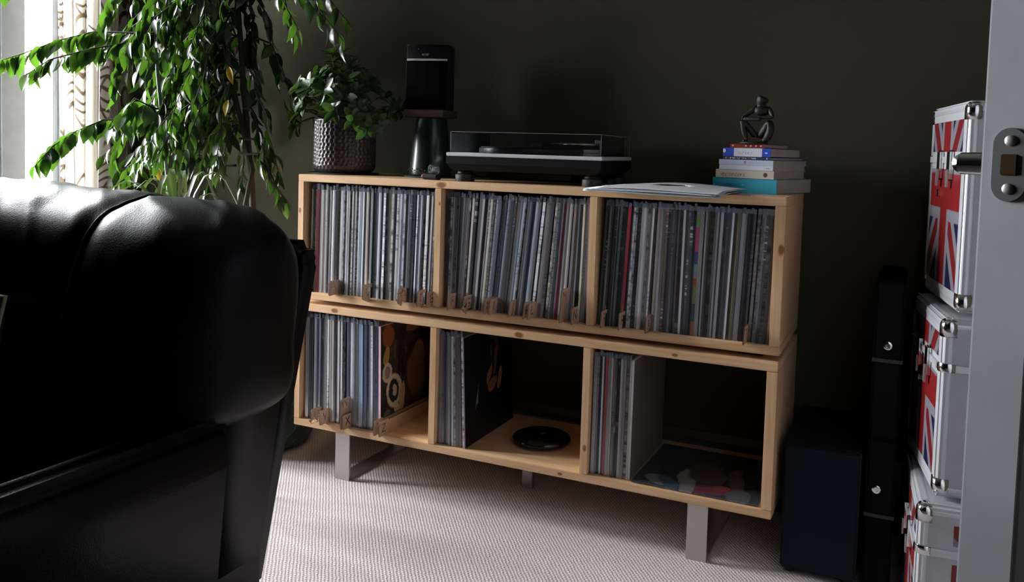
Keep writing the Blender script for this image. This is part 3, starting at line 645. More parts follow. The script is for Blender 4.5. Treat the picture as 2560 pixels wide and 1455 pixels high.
for i in range(NS): a = 2*PI*i/NS; b.v.append((.086*math.cos(a), .086*math.sin(a), PH-.03))
for i in range(NS):
    b.f.append((NR*NS+i, NR*NS+(i+1) % NS, n0+(i+1) % NS, n0+i)); b.f.append((n0+i, n0+(i+1) % NS, n0+NS+(i+1) % NS, n0+NS+i)); b.mi += [0, 0]
b.build('pot', POTM, pp, True)
SOIL = plain('potting_soil', (.02, .014, .01), .95, nz=(90, .8))
MB().lathe([(.0855, .128), (.0855, .140), (.05, .143), (.001, .144)], 32).build('soil', SOIL, pp, True)
ms_ = MB().lathe([(.108, 0), (.110, .002), (.108, .004), (.001, .004)], 48).build('plant_mat', plain('black_slate_mat', (.012, .012, .012), .6), None, 'auto', loc=(.040, .178, ZT+.0003)); tag(ms_, 'round black mat under the hammered plant pot', 'mat')
def leaf_mat(name, a, b_, trans, tcol, rough=.3, spec=.5):
    s = NT(name); oi = s.node('ShaderNodeObjectInfo').outputs['Random']; co = s.coord(); n = s.noise(co, 25, 2)
    f = s.math('MULTIPLY_ADD', n, .4, s.math('MULTIPLY', oi, .6)); c = s.mix(f, a, b_)
    s.set(base=c, rough=rough, spec=spec)
    tl = s.node('ShaderNodeBsdfTranslucent', inp={0: (*tcol, 1)}); mx = s.node('ShaderNodeMixShader', inp={0: trans})
    s.l.new(s.p.outputs[0], mx.inputs[1]); s.l.new(tl.outputs[0], mx.inputs[2]); s.l.new(mx.outputs[0], s.out.inputs[0]); return s.m
LEAF_F = leaf_mat('fig_leaf', (.011, .026, .011), (.018, .044, .015), .20, (.09, .23, .014), .30, .75)
LEAF_Y = leaf_mat('yellowing_fig_leaf', (.42, .30, .03), (.5, .36, .05), .3, (.6, .45, .04), .35)
LEAF_P = leaf_mat('round_plant_leaf', (.018, .044, .015), (.034, .078, .022), .15, (.12, .30, .03), .35, .45)
STEM = plain('green_brown_stem', (.10, .085, .045), .7); BARK = plain('grey_brown_bark', (.035, .028, .02), .85, nz=(30, .5))
def leaf_mesh(name, mat, outline, fold, curve, n=6):
    """leaf of length 1 along +y; outline(t) half width; fold raises edges, curve droops the tip"""
    b = MB()
    for i in range(n+1):
        t = i/n; w_ = max(outline(t), .004); z = -curve*t*t
        b.v += [(-w_, t, z+fold*w_), (0, t, z), (w_, t, z+fold*w_)]
    for i in range(n):
        a = 3*i; b.f += [(a, a+1, a+4, a+3), (a+1, a+2, a+5, a+4)]; b.mi += [0, 0]
    return b.mesh(name, mat, True)
figo = lambda t: .20*math.sin(PI*min(1, t**.82))**.85*(1 if t < .75 else (1-(t-.75)/.25*.45)) if t < .97 else .005
FIGL = [leaf_mesh('fig_leaf', LEAF_F, figo, f_, c_) for f_, c_ in ((.35, .10), (.55, .25), (.2, .35))]
FIGW = [leaf_mesh('fig_leaf', LEAF_F, (lambda t: figo(t)*1.4), f_, c_) for f_, c_ in ((.25, .15), (.45, .25))]
FIGY = leaf_mesh('fig_leaf', LEAF_Y, figo, .4, .3)
rndo = lambda t: .25*math.sin(PI*min(.985, .05+t**1.25*.94))**.65
RNDL = [leaf_mesh('round_leaf', LEAF_P, rndo, f_, c_) for f_, c_ in ((.25, .12), (.45, .22))]
def orient(d, up, L):
    y = Vector(d).normalized(); x = y.cross(Vector(up)); x = x.normalized() if x.length > 1e-4 else y.orthogonal().normalized(); z = x.cross(y)
    return Matrix((x, y, z)).transposed().to_4x4() @ Matrix.Scale(L, 4)
def put_leaf(parent, me, p, d, up, L, name='leaf'):
    o = bpy.data.objects.new(name, me); COL.objects.link(o); o.parent = parent
    o.matrix_local = Matrix.Translation(p) @ orient(d, up, L); return o
rp = random.Random(21)
stems = [((-.02, -.05, .30), 11), ((.03, -.02, .27), 9), ((.015, .03, .25), 8), ((-.05, .0, .24), 9), ((-.12, -.02, .17), 9), ((-.15, -.05, .13), 9), ((-.16, -.02, .10), 7), ((-.09, -.11, .19), 10), ((-.04, -.13, .17), 10), ((.02, -.14, .16), 10), ((.07, -.12, .15), 10), ((.11, -.09, .13), 10), ((.14, -.05, .11), 10), ((.16, -.01, .15), 8), ((.17, .03, .17), 7), ((.09, .0, .20), 9), ((.12, -.07, .08), 8), ((.05, -.13, .10), 7), ((-.10, .07, .19), 7), ((.0, .09, .2), 7), ((.08, .09, .17), 6), ((-.03, -.09, .22), 9), ((.05, -.07, .21), 9), ((-.14, .04, .22), 7), ((-.06, -.06, .23), 9), ((.0, -.10, .19), 9), ((.07, -.05, .17), 9), ((-.07, -.12, .13), 8), ((.03, -.125, .12), 8), ((.10, -.11, .10), 8), ((-.11, -.08, .12), 8), ((.0, -.03, .24), 9), ((.06, .02, .22), 8), ((-.03, .02, .30), 10)]
for (tip, n) in stems:
    t = Vector(tip); base = Vector((t.x*.25, t.y*.25, .14)); mid = (base+t)/2+Vector((0, 0, .03+.02*rp.random()))
    t.z += PH*.0+.145-.0
    t = Vector((tip[0]*1.12, tip[1], tip[2]+(.075 if tip[2] > .2 else .085-.42*max(0, abs(tip[0])-.05))))
    mid = base.lerp(t, .55)+Vector((0, 0, .03))
    pts = [base, base.lerp(mid, .6)+Vector((0, 0, .006)), mid, mid.lerp(t, .6)+Vector((0, 0, .006)), t]
    MB().tube(pts, [.004, .0035, .003, .0025, .002], 6).build('stem', STEM, pp, True)
    ax = (t-mid).normalized()
    for k in range(n):
        f_ = 1-.5*(k/n)**1.2 if k > 3 else 1-.05*k
        p = mid.lerp(t, max(0, f_)) ; an = k*2.4+rp.uniform(-.3, .3)
        u = ax.orthogonal().normalized(); v = ax.cross(u)
        d = (u*math.cos(an)+v*math.sin(an))*rp.uniform(.7, 1.1)+ax*rp.uniform(.15, .8)+Vector((0, 0, .05))
        put_leaf(pp, rp.choice(RNDL), p, d, ax+Vector((0, -.25, .3)), rp.uniform(.036, .054))

# ------------------------------------------------------------------ weeping fig in an embossed green pot
rf = random.Random(5)
FX, FY = -.262, .155
fig = empty('weeping_fig', (FX, FY, .0005)); tag(fig, 'tall weeping fig tree in an embossed green pot by the window', 'tree')
s = NT('embossed_green_glaze'); co = s.coord()
wv = s.node('ShaderNodeTexWave', wave_type='RINGS', inp={'Vector': co, 'Scale': 9.0, 'Distortion': 14.0, 'Detail': 2.0, 'Detail Scale': 1.4}).outputs[0]
rg = s.step(wv, .80, .95); s.set(base=s.mix(rg, (.022, .055, .030), (.045, .10, .055)), rough=.33, spec=.5); s.bump(rg, .8, .004); GPOT = s.m
MB().lathe([(.13, 0), (.152, .006), (.170, .03), (.180, .08), (.190, .16), (.203, .26), (.212, .30), (.216, .315), (.204, .318), (.196, .300), (.19, .285), (.001, .285)], 64).build('pot', GPOT, fig, True)
MB().lathe([(.191, .275), (.191, .288), (.10, .294), (.001, .296)], 32).build('soil', SOIL, fig, True)
def loc_(p): return Vector((p[0]-FX, p[1]-FY, p[2]))
trunk = [(FX, FY, .27), (FX-.01, FY-.02, .55), (FX-.05, FY-.0, .85), (FX-.06, FY-.03, 1.15), (FX-.10, FY-.02, 1.45), (FX-.10, FY, 1.8), (FX-.08, FY-.02, 2.05)]
MB().tube([loc_(p) for p in trunk], [.013, .011, .010, .009, .008, .006, .004], 10).build('trunk', BARK, fig, True)
tr2 = [(FX-.05, FY-.03, .27), (FX-.09, FY-.05, .55), (FX-.02, FY-.03, .9), (FX-.10, FY-.05, 1.2), (FX-.18, FY-.04, 1.5), (FX-.24, FY-.03, 1.85)]
MB().tube([loc_(p) for p in tr2], [.010, .009, .008, .008, .006, .004], 10).build('trunk', BARK, fig, True)
CANE = plain('grey_green_cane', (.17, .20, .18), .6)
MB().tube([loc_(p) for p in [(FX-.06, FY-.10, .27), (-.50, -.02, .83), (-.56, -.01, 1.20), (-.585, -.01, 1.55)]], .0055, 8).build('support_cane', CANE, fig, True)
branches = []   # (points, leaf spacing, leaf length range, priority)
A = [(-.36, .10, 1.46), (-.50, .06, 1.42), (-.58, .02, 1.335), (-.68, -.02, 1.335), (-.78, -.07, 1.335), (-.88, -.13, 1.30), (-.955, -.19, 1.255), (-.99, -.25, 1.225)]
B_ = [(-.36, .10, 1.08), (-.50, .07, 1.09), (-.61, .06, 1.06), (-.70, .02, 1.055), (-.77, -.04, 1.05), (-.81, -.11, 1.01), (-.83, -.18, .96), (-.835, -.24, .895)]
A2 = [(-.58, .02, 1.335), (-.66, -.04, 1.30), (-.76, -.10, 1.275), (-.86, -.17, 1.235), (-.91, -.22, 1.18)]
A3 = [(-.38, .10, 1.62), (-.52, .02, 1.60), (-.62, -.04, 1.53), (-.68, -.08, 1.44), (-.70, -.10, 1.36)]
A4 = [(-.50, .06, 1.42), (-.58, -.02, 1.38), (-.63, -.06, 1.30), (-.66, -.08, 1.22), (-.67, -.09, 1.15)]
B2_ = [(-.50, .07, 1.09), (-.58, .0, 1.09), (-.63, -.04, 1.12), (-.66, -.06, 1.07), (-.69, -.08, 1.02)]
A0 = [(-.36, .10, 1.80), (-.60, .0, 1.78), (-.82, -.10, 1.68), (-.95, -.18, 1.55), (-1.0, -.22, 1.46)]
for p_, sp_ in ((A, .0120), (B_, .0135), (A2, .0125), (A3, .014), (A4, .013), (B2_, .015), (A0, .022)): branches.append((p_, sp_, (.055, .080), 0))
def droop(x, y, z, dx, dy, dz, k=5):
    pts = []
    for i in range(k+1):
        t = i/k; pts.append((x+dx*t+.018*rf.uniform(-1, 1), y+dy*t+.018*rf.uniform(-1, 1), z+.05*math.sin(PI*t*.7)-dz*t**1.5))
    return pts
for i in range(62):   # pendulous middle of the crown
    x = rf.triangular(-.68, -.16, -.38); y = rf.uniform(-.08, .20); z = rf.uniform(.95, 1.78)
    branches.append((droop(FX-.08+(x-FX)*.2, FY-.03, z+.06, (x-FX)*.9, y-FY, min(max(.14, z-.80), rf.uniform(.25, .5))), .021, (.045, .066), 1))
for (x, y, z, dx, dy, dz) in [(-.30, .05, 1.70, .26, -.02, .42), (-.30, .05, 1.66, .32, -.08, .38), (-.28, .05, 1.62, .38, -.06, .33), (-.26, .08, 1.6, .42, -.05, .30), (-.26, .10, 1.56, .36, -.02, .30), (-.30, .12, 1.32, .16, .02, .20), (-.30, .10, 1.22, .14, -.05, .26), (-.30, .10, 1.10, .15, .0, .26), (-.28, .08, 1.0, .17, .0, .24), (-.30, .10, .95, .20, -.02, .20), (-.3, .1, 1.5, .12, .03, .35)]:
    branches.append((droop(x, y, z, dx, dy, dz), .026, (.050, .072), 1))
for i in range(34):   # bushy rear of the crown, hidden branches added to shade the wall
    x = rf.uniform(-.98, -.38); y = rf.uniform(.12, .35); z = rf.uniform(.85, 1.85)
    branches.append((droop(FX-.10+(x-FX)*.15, FY, z+.05, (x-FX)*.85, y-FY, rf.uniform(.2, .4)), .021, (.048, .068), 2))
nleaf = 0; stuff = MB(); fl = []
for pts, sp_, (l0, l1), pr_ in branches:
    P = [loc_(p) for p in pts]; n_ = len(P)
    MB().tube(P, [.0042*(1-.75*i/(n_-1)) for i in range(n_)], 6).build('branch', BARK, fig, True)
    tot = 0; carry = 0; side = 1
    lens = [(P[i+1]-P[i]).length for i in range(n_-1)]; T_ = sum(lens); d_ = T_*.16
    while d_ < T_:
        q = d_; i = 0
        while i < n_-2 and q > lens[i]: q -= lens[i]; i += 1
        p = P[i].lerp(P[i+1], min(1, q/lens[i])); ax = (P[i+1]-P[i]).normalized(); sd = ax.cross(Vector((0, 0, 1)))
        sd = sd.normalized() if sd.length > .1 else Vector((rf.uniform(-1, 1), rf.uniform(-1, 1), 0)).normalized()
        side = -side
        d = ax*rf.uniform(.1, .8)+sd*side*rf.uniform(.2, .9)+Vector((0, 0, -rf.uniform(.6, 1.7)))
        up = Vector((rf.uniform(-.7, .7), rf.uniform(-.9, .3), rf.uniform(.1, 1)))
        fl.append((pr_, p, d, up, rf.uniform(l0, l1))); d_ += sp_*rf.uniform(.7, 1.3)
fl.sort(key=lambda q: q[0])
vis = fl[:300]; rest = fl[300:]
for k, (_, p, d, up, L) in enumerate(vis): put_leaf(fig, FIGW[k % 2] if _ == 0 else FIGL[k % 3], p, d, up, L)
for p, d in (((-.50, -.06, .90), (.3, -.2, -.6)), ((-.25, -.02, 1.22), (.2, -.1, -1)), ((-.27, -.0, 1.12), (-.3, -.2, -1))):
    put_leaf(fig, FIGY, loc_(p), d, (.2, -1, .4), .055)
for k, (_, p, d, up, L) in enumerate(rest):
    me = FIGL[k % 3]; m = Matrix.Translation(p) @ orient(d, up, L)
    stuff.add([m @ v.co for v in me.vertices], [tuple(pl_.vertices) for pl_ in me.polygons])
fo = stuff.build('foliage', LEAF_F, fig, True); fo['kind'] = 'stuff'

# spider plant on a stand behind the sofa
sx_, sy_ = -.19, -.28
st = empty('plant_stand', (sx_, sy_, .0005)); tag(st, 'dark three-legged plant stand behind the sofa', 'plant stand')
DW = wood('dark_stained_wood', 2, (.05, .03, .02), (.03, .018, .012))
MB().lathe([(.11, .50), (.112, .505), (.112, .518), (.108, .522), (.001, .522)], 32).build('top', DW, st, 'auto')
for k in range(3):
    a = 2*PI*k/3+.4; MB().tube([(.08*math.cos(a), .08*math.sin(a), .505), (.125*math.cos(a), .125*math.sin(a), 0)], .011, 8).build('leg', DW, st, True)
sd_ = empty('spider_plant', (sx_, sy_, .523)); tag(sd_, 'spider plant with arching striped leaves behind the sofa back', 'plant')
MB().lathe([(.065, 0), (.07, .004), (.088, .13), (.09, .14), (.083, .14), (.08, .125), (.001, .125)], 36).build('pot', plain('terracotta', (.22, .09, .05), .8), sd_, True)
LEAF_S = leaf_mat('striped_strap_leaf', (.035, .06, .02), (.10, .12, .07), .15, (.12, .2, .04), .4)
for k in range(26):
    a = rf.uniform(0, 2*PI); L = rf.uniform(.22, .42); h = rf.uniform(.12, .30); pts = []
    for i in range(9):
        t = i/8; pts.append(Vector((math.cos(a)*L*t*(.75+.25*t), math.sin(a)*L*t*(.75+.25*t)*.7, .125+h*math.sin(PI*min(1, t*.95))**.9-.10*t*t)))
    b = MB(); sdv = Vector((-math.sin(a), math.cos(a), 0))
    for i, p in enumerate(pts):
        w_ = .0075*math.sin(PI*(.12+.86*i/8)); b.v += [tuple(p-sdv*w_+Vector((0, 0, .35*w_))), tuple(p), tuple(p+sdv*w_+Vector((0, 0, .35*w_)))]
    for i in range(8): q = 3*i; b.f += [(q, q+1, q+4, q+3), (q+1, q+2, q+5, q+4)]; b.mi += [0, 0]
    b.build('leaf', LEAF_S, sd_, True)

# ------------------------------------------------------------------ paper inner sleeves
def paper(label, x, y, z, rz, w_, amp, mat, hole=False, ph=0.0):
    b = MB(); N = 24; rr = .045
    for j in range(N+1):
        for i in range(N+1):
            u, v = i/N, j/N; px, py = w_*u, (w_-.045)*v
            zz = amp*math.sin(PI*u)**1.3*(.35+.65*v)+.0006*math.sin(7*u+ph)
            if v < .25: zz -= .003*((.25-v)/.25)**2*(1+u)
            b.v.append((px, py, zz))
    for j in range(N):
        for i in range(N):
            c_ = ((i+.5)/N-.5)**2+((j+.5)/N-.5)**2
            if hole and c_ < .0165: continue
            q = j*(N+1)+i; b.f.append((q, q+1, q+N+2, q+N+1)); b.mi.append(0)
    o = b.build('paper_sleeve', mat, None, True, loc=(x, y, z), rot=(0, 0, rz)); md = o.modifiers.new('thick', 'SOLIDIFY'); md.thickness = .0011; md.offset = 1
    return tag(o, label, 'paper sleeve')
PAPER = plain('white_paper', (.55, .56, .60), .7); PAPB = plain('pale_blue_paper', (.44, .52, .54), .6)
paper('pale blue-green record inner sleeve at the bottom of the paper pile', .955, -.132, ZT+.0040, .015, .322, .000, PAPB)
paper('pale blue record inner sleeve lying second in the paper pile', .953, -.126, ZT+.0050, .02, .312, .0022, PAPB, ph=1)
paper('white record inner sleeve third up in the paper pile', .967, -.124, ZT+.0070, -.015, .300, .0042, PAPER, ph=2)
paper('white record inner sleeve just under the top of the pile', .979, -.120, ZT+.0088, .01, .292, .0065, PAPER, ph=2.6)
paper('white record inner sleeve with a round hole on top of the pile', .983, -.116, ZT+.0106, -.03, .300, .0090, PAPER, True)

# ------------------------------------------------------------------ stack of books with figurine
PAGES = NT('book_pages'); co = PAGES.coord(); PAGES.set(base=PAGES.mix(PAGES.noise(PAGES.scale(co, (2, 2, 900)), 1, 2), (.40, .36, .31), (.30, .265, .225)), rough=.8); PAGES = PAGES.m
def book_mat(name, base, ink, bands=(), print_rng=None, blobs=()):
    """spine print: bands (x0,x1,colour), lettering-like flecks between print_rng=(x0,x1,z0,z1), blobs"""
    s = NT(name); co = s.coord(); X = s.sep(co); n = s.noise(co, 30, 2)
    c = s.mix(n, [v*.9 for v in base], base)
    for x0_, x1_, bc in bands: c = s.mix(s.math('MULTIPLY', s.step(X[0], x0_-.0006, x0_+.0006), s.step(X[0], x1_+.0006, x1_-.0006)), c, bc)
    if print_rng:
        x0_, x1_, z0_, z1_ = print_rng
        t = s.noise(s.scale(co, (420, 1, 160)), 1, 1)
        mk = s.math('MULTIPLY', s.math('MULTIPLY', s.step(X[0], x0_, x0_+.001), s.step(X[0], x1_, x1_-.001)), s.math('MULTIPLY', s.step(X[2], z0_, z0_+.0005), s.step(X[2], z1_, z1_-.0005)))
        c = s.mix(s.math('MULTIPLY', mk, s.step(t, .48, .55)), c, ink)
    c = spots(s, c, X[0], X[2], [(q[0], q[1], q[2], q[3], 0, q[4]) for q in blobs])
    s.set(base=c, rough=.38, spec=.4); return s.m
zb = ZT+.0004
BY = math.radians(-15)
def book(label, x, y, w_, t, d_, mat, hard=False, yaw=BY):
    global zb
    e = empty('book', (x, y, zb), yaw); tag(e, label, 'book', 'stack of books on the shelf'); c = .0012 if not hard else .0022
    o = .003 if hard else .0003
    MB().box((0, 0, 0), (w_, d_, c)).box((0, 0, t-c), (w_, d_, t)).box((0, 0, c), (w_, c*1.2, t-c)).build('cover', mat, e)
    MB().box((o, c*1.2, c), (w_-o, d_-o, t-c)).build('pages', PAGES, e)
    zb += t+.0004
book('thick turquoise book at the bottom of the stack', 1.196, 0.185, .172, .0365, .225, book_mat('turquoise_cover', (.025, .26, .36), (.012, .12, .18), print_rng=(.025, .075, .016, .022), blobs=[(.082, .020, .0012, .0012, (.4, .6, .6))]))
book('cream hardback book with a dark emblem on its spine', 1.204, 0.180, .156, .0205, .205, book_mat('cream_cover', (.42, .38, .31), (.20, .13, .09), print_rng=(.012, .080, .003, .013), blobs=[(.134, .010, .0055, .0055, (.06, .035, .03))]), True)
book('thin white paperback above the cream hardback', 1.213, 0.176, .144, .0122, .205, book_mat('white_cover', (.46, .49, .55), (.15, .15, .18), print_rng=(.12, .137, .004, .007)))
book('pale blue-grey paperback with a small round emblem', 1.212, 0.176, .145, .0128, .215, book_mat('pale_blue_cover', (.36, .42, .52), (.25, .28, .36), print_rng=(.08, .125, .004, .008), blobs=[(.071, .0065, .0035, .0042, (.17, .20, .27))]))
book('thin navy book with white lettering', 1.221, 0.178, .128, .0075, .205, book_mat('navy_cover', (.012, .022, .06), (.42, .43, .45), print_rng=(.006, .090, .0015, .006), blobs=[(.118, .004, .002, .0025, (.3, .35, .5))]))
book('royal blue book with a white title panel', 1.221, 0.176, .128, .0215, .185, book_mat('royal_blue_cover', (.015, .05, .36), (.30, .30, .36), bands=((.030, .105, (.50, .50, .56)),), print_rng=(.042, .080, .006, .012), blobs=[(.003, .014, .004, .005, (.5, .52, .6)), (.116, .010, .004, .002, (.4, .45, .6))]))
book('small dark red book with pale dots under the figurine', 1.239, 0.170, .092, .0100, .145, book_mat('dark_red_cover', (.16, .012, .012), (.10, .008, .008), blobs=[(x_, .0055, .0026, .0022, (.60, .33, .24)) for x_ in (.008, .043, .056, .070, .083)]))
# carved seated figurine
fg = empty('figurine', (1.296, 0.170, zb), math.radians(-8)); tag(fg, 'dark carved wooden figurine seated with arms folded on its knees', 'figurine')
DARKW = plain('dark_carved_wood', (.004, .0025, .002), .6, nz=(60, .3))
mm = .001
joints = {'pelvis': (7, 10, 14, 9), 'lthigh': (-8, 0, 36, 8.5), 'lknee': (-26, -10, 57, 9), 'lshin': (-21, -9, 30, 8), 'lankle': (-14, -8, 9, 5.5), 'ltoe': (-22, -16, 6, 4.5),
          'rthigh': (28, 2, 36, 11), 'rknee': (43, -8, 57, 11), 'rshin': (46, -8, 36, 11), 'rankle': (36, -8, 12, 10), 'rtoe': (28, -16, 6, 5)}
tj = {'belly': (20, 2, 69, 18), 'chest': (19, 2, 81, 22), 'neckb': (17, 0, 93, 13), 'neck': (17, -1, 99, 11), 'headlow': (17, -3, 105, 14), 'head': (21, -3, 113, 17), 'crown': (24, -3, 119, 14),
      'lsh': (4, 2, 90, 7.5), 'lupper': (-14, -5, 76, 6.5), 'lelb': (-30, -13, 63, 5), 'lfore': (-5, -15, 62, 6), 'lhand': (24, -16, 62, 6), 'rsh': (36, 2, 88, 7), 'rupper': (44, -4, 77, 6), 'relb': (50, -10, 66, 5.5), 'rfore': (32, -11, 66.5, 4.5), 'rhand': (12, -12, 66.5, 4)}
def skin(name, js, edges, root, mat, parent):
    names = list(js); me = bpy.data.meshes.new(name)
    me.from_pydata([tuple(c*mm for c in js[k][:3]) for k in names], [(names.index(a), names.index(b)) for a, b in edges], []); me.materials.append(mat)
    o = obj(name, me, parent); o.modifiers.new('skin', 'SKIN')
    for k, sv in zip(names, me.skin_vertices[0].data):
        sv.radius = (js[k][3]*mm, js[k][3]*mm); sv.use_root = (k == root)
    o.modifiers.new('sub', 'SUBSURF').levels = 2; o.modifiers['sub'].render_levels = 2
    ev = o.evaluated_get(bpy.context.evaluated_depsgraph_get()); m2 = bpy.data.meshes.new_from_object(ev); o.modifiers.clear(); o.data = m2
    m2.polygons.foreach_set('use_smooth', [True]*len(m2.polygons)); return o
alljs = dict(joints); alljs.update(tj); 
skin('body', alljs, [('pelvis', 'lthigh'), ('lthigh', 'lknee'), ('lknee', 'lshin'), ('lshin', 'lankle'), ('lankle', 'ltoe'), ('pelvis', 'rthigh'), ('rthigh', 'rknee'), ('rknee', 'rshin'), ('rshin', 'rankle'), ('rankle', 'rtoe'),
     ('lknee', 'lelb'), ('belly', 'chest'), ('chest', 'neckb'), ('neckb', 'neck'), ('neck', 'headlow'), ('headlow', 'head'), ('head', 'crown'), ('chest', 'lsh'), ('lsh', 'lupper'), ('lupper', 'lelb'), ('lelb', 'lfore'), ('lfore', 'lhand'), ('chest', 'rsh'), ('rsh', 'rupper'), ('rupper', 'relb'), ('relb', 'rfore'), ('rfore', 'rhand')], 'pelvis', DARKW, fg)
b = MB().lathe([(.034, 0), (.035, .002), (.033, .005), (.02, .0062), (.001, .0063)], 36); b.v = [(x*1.03+.002, y*.66-.004, z) for x, y, z in b.v]
b.build('base', DARKW, fg, True)

# ------------------------------------------------------------------ subwoofer and thin black cases
sb = empty('subwoofer', (1.422, .040, .0005)); tag(sb, 'dark navy-black floor speaker box beside the record shelf', 'subwoofer')
SUBM = plain('black_ash_vinyl', (.005, .005, .006), .6, spec=.3)
MB().box((0, .012, .012), (.170, .350, .318)).build('cabinet', SUBM, sb, bevel=.003)
s = NT('navy_grille_cloth'); co = s.coord(); s.set(base=(.006, .010, .017), rough=.9, spec=.2); s.bump(s.noise(co, 900, 1), .3, .0005)
MB().box((.003, 0, .015), (.167, .0118, .315)).build('grille', s.m, sb, bevel=.003)
for x in (.02, .15):
    for y in (.03, .33): MB().lathe([(.012, 0), (.014, .004), (.013, .0122)], 16).build('foot', RUBBER, sb, 'auto', loc=(x, y, 0))
zc = .0005
for k, (h, lk, xx) in enumerate(((.358, .24, 1.626), (.36, .215, 1.634))):
    e = empty('flat_case', (1.603, .05, zc)); tag(e, 'slim black carry case standing on the floor by the aluminium cases' if k == 0 else 'slim black carry case resting on another slim black case', 'case')
    MB().box((0, 0, 0), (.062, .33, h)).build('shell', plain('black_case_vinyl', (.002, .002, .0024), .7, spec=.08), e, bevel=.006)
    MB().box((-.001, -.002, h*.5-.004), (.063, .332, h*.5+.004)).build('seam_trim', RUBBER, e)
    MB().lathe([(.0095, 0), (.0095, .002), (.0075, .003), (.0045, .003), (.0042, .0012), (.0005, .0012)], 20).build('lock_ring', CHROME, e, 'auto', loc=(xx-1.603, -.0001, lk), rot=(PI/2, 0, 0))
    zc += h+.0006

# ------------------------------------------------------------------ union flag aluminium cases
s = NT('union_flag_print'); uv = s.node('ShaderNodeUVMap').outputs[0]; X = s.sep(uv)
au = s.math('ABSOLUTE', X[0]); av = s.math('ABSOLUTE', X[1]); mn = s.math('MINIMUM', au, s.math('MULTIPLY', av, 1.0)); dg = s.math('ABSOLUTE', s.math('SUBTRACT', au, av))
c = s.mix(s.step(dg, .30, .285), (.009, .009, .045), (.19, .18, .21)); c = s.mix(s.step(dg, .13, .115), c, (.15, .009, .012))
c = s.mix(s.step(mn, .30, .285), c, (.20, .19, .22)); c = s.mix(s.step(mn, .185, .17), c, (.19, .009, .011))
s.set(base=c, rough=.35, spec=.5); FLAG = s.m
CASEW = plain('white_aluminium_panel', (.46, .465, .50), .4, .1)
def case_proto(h, lid):
    w_, d_ = .335, .36; e = empty('flight_case')
    hs = h-lid; tr = .017
    MB().box((.004, .004, .004), (w_-.004, d_-.004, hs)).build('body', CASEW, e, bevel=.006)
    MB().box((.004, .004, hs+.001), (w_-.004, d_-.004, h-.004)).build('lid', CASEW, e, bevel=.006)
    def flag(axis, c, z0_, z1_, lo, hi, name, half):
        # printed sheet on the side at constant axis value, uv centred on the whole face
        b = MB(); N = 1; me = bpy.data.meshes.new(name)
        if axis == 0: vs = [(c, lo, z0_), (c, hi, z0_), (c, hi, z1_), (c, lo, z1_)]
        else: vs = [(lo, c, z0_), (hi, c, z0_), (hi, c, z1_), (lo, c, z1_)]
        me.from_pydata(vs, [], [(0, 1, 2, 3)]); me.materials.append(FLAG); ul = me.uv_layers.new(name='UVMap')
        for li, v in enumerate(vs): ul.data[li].uv = ((v[1] if axis == 0 else v[0])/half-1, (v[2]-h*.56)/(h*.5))
        return obj(name, me, e)
    for axis, c, wd in ((0, .0035, d_), (1, .0035, w_)):
        mg = .036 if axis == 0 else .070
        flag(axis, c, .040, hs-.020, mg, wd-mg, 'flag_print', wd/2); flag(axis, c, hs+.018, h-.040, mg, wd-mg, 'flag_print', wd/2)
    def bar(a, b_): MB().tube([a, b_], tr, 10).build('edge_trim', ALU, e, 'auto')
    o_ = tr*1.16
    for x in (o_, w_-o_):
        for y in (o_, d_-o_):
            bar((x, y, .032), (x, y, hs-.010)); bar((x, y, hs+.010), (x, y, h-.032))
            MB().lathe([(tr*1.12, hs-.009), (tr*1.2, hs-.004), (tr*1.2, hs+.005), (tr*1.12, hs+.009)], 14, (x, y, 0)).build('seam_bracket', CHROME, e, 'auto')
            for z, sg in ((o_, 1), (h-o_, -1)):
                pr_ = [(tr*1.14, -sg*0.0+.022*sg), (tr*1.14, .004*sg)]+[(tr*1.14*math.cos(q*.26), -tr*1.0*math.sin(q*.26)*sg) for q in range(7)]
                MB().lathe([(max(r_, .0005), zz) for r_, zz in (pr_ if sg < 0 else pr_)], 14, (x, y, z)).build('corner_cap', CHROME, e, True)
    for z in (o_, h-o_):
        for y in (o_, d_-o_): bar((.03, y, z), (w_-.03, y, z))
        for x in (o_, w_-o_): bar((x, .03, z), (x, d_-.03, z))
    MB().box((-.001, .03, hs-.007), (.005, d_-.03, hs+.007)).box((.03, -.001, hs-.007), (w_-.03, .005, hs+.007)).build('seam_trim', ALU, e)
    for fy in (.12, .22):
        q = MB().box((-.005, fy-.018, hs-.045), (.003, fy+.018, hs+.022)).build('latch', CHROME, e, bevel=.004)
        MB().box((-.008, fy-.008, hs-.060), (-.004, fy+.008, hs-.02)).build('latch_lever', STEEL, q, bevel=.002)
    MB().lathe([(.009, 0), (.009, .003), (.005, .004), (.001, .002)], 16).build('key_lock', CHROME, e, 'auto', loc=(.003, .235, hs-.075), rot=(0, -PI/2, 0))
    return e
c3 = case_proto(.305, .10); c3.location = (1.706, -.158, .0005); c3.rotation_euler = (0, 0, math.radians(4))
c2 = case_proto(.375, .105); c2.location = (1.733, -.130, .3065); c2.rotation_euler = (0, 0, math.radians(8.5))
c1 = case_proto(.44, .125); c1.location = (1.757, -.098, .6825); c1.rotation_euler = (0, 0, math.radians(9.5))
for o, l in ((c1, 'aluminium flight case with union flag print at the top of the stack'), (c2, 'aluminium flight case with union flag print in the middle of the stack'), (c3, 'aluminium flight case with union flag print standing on the carpet')): tag(o, l, 'case', 'stack of union flag cases')

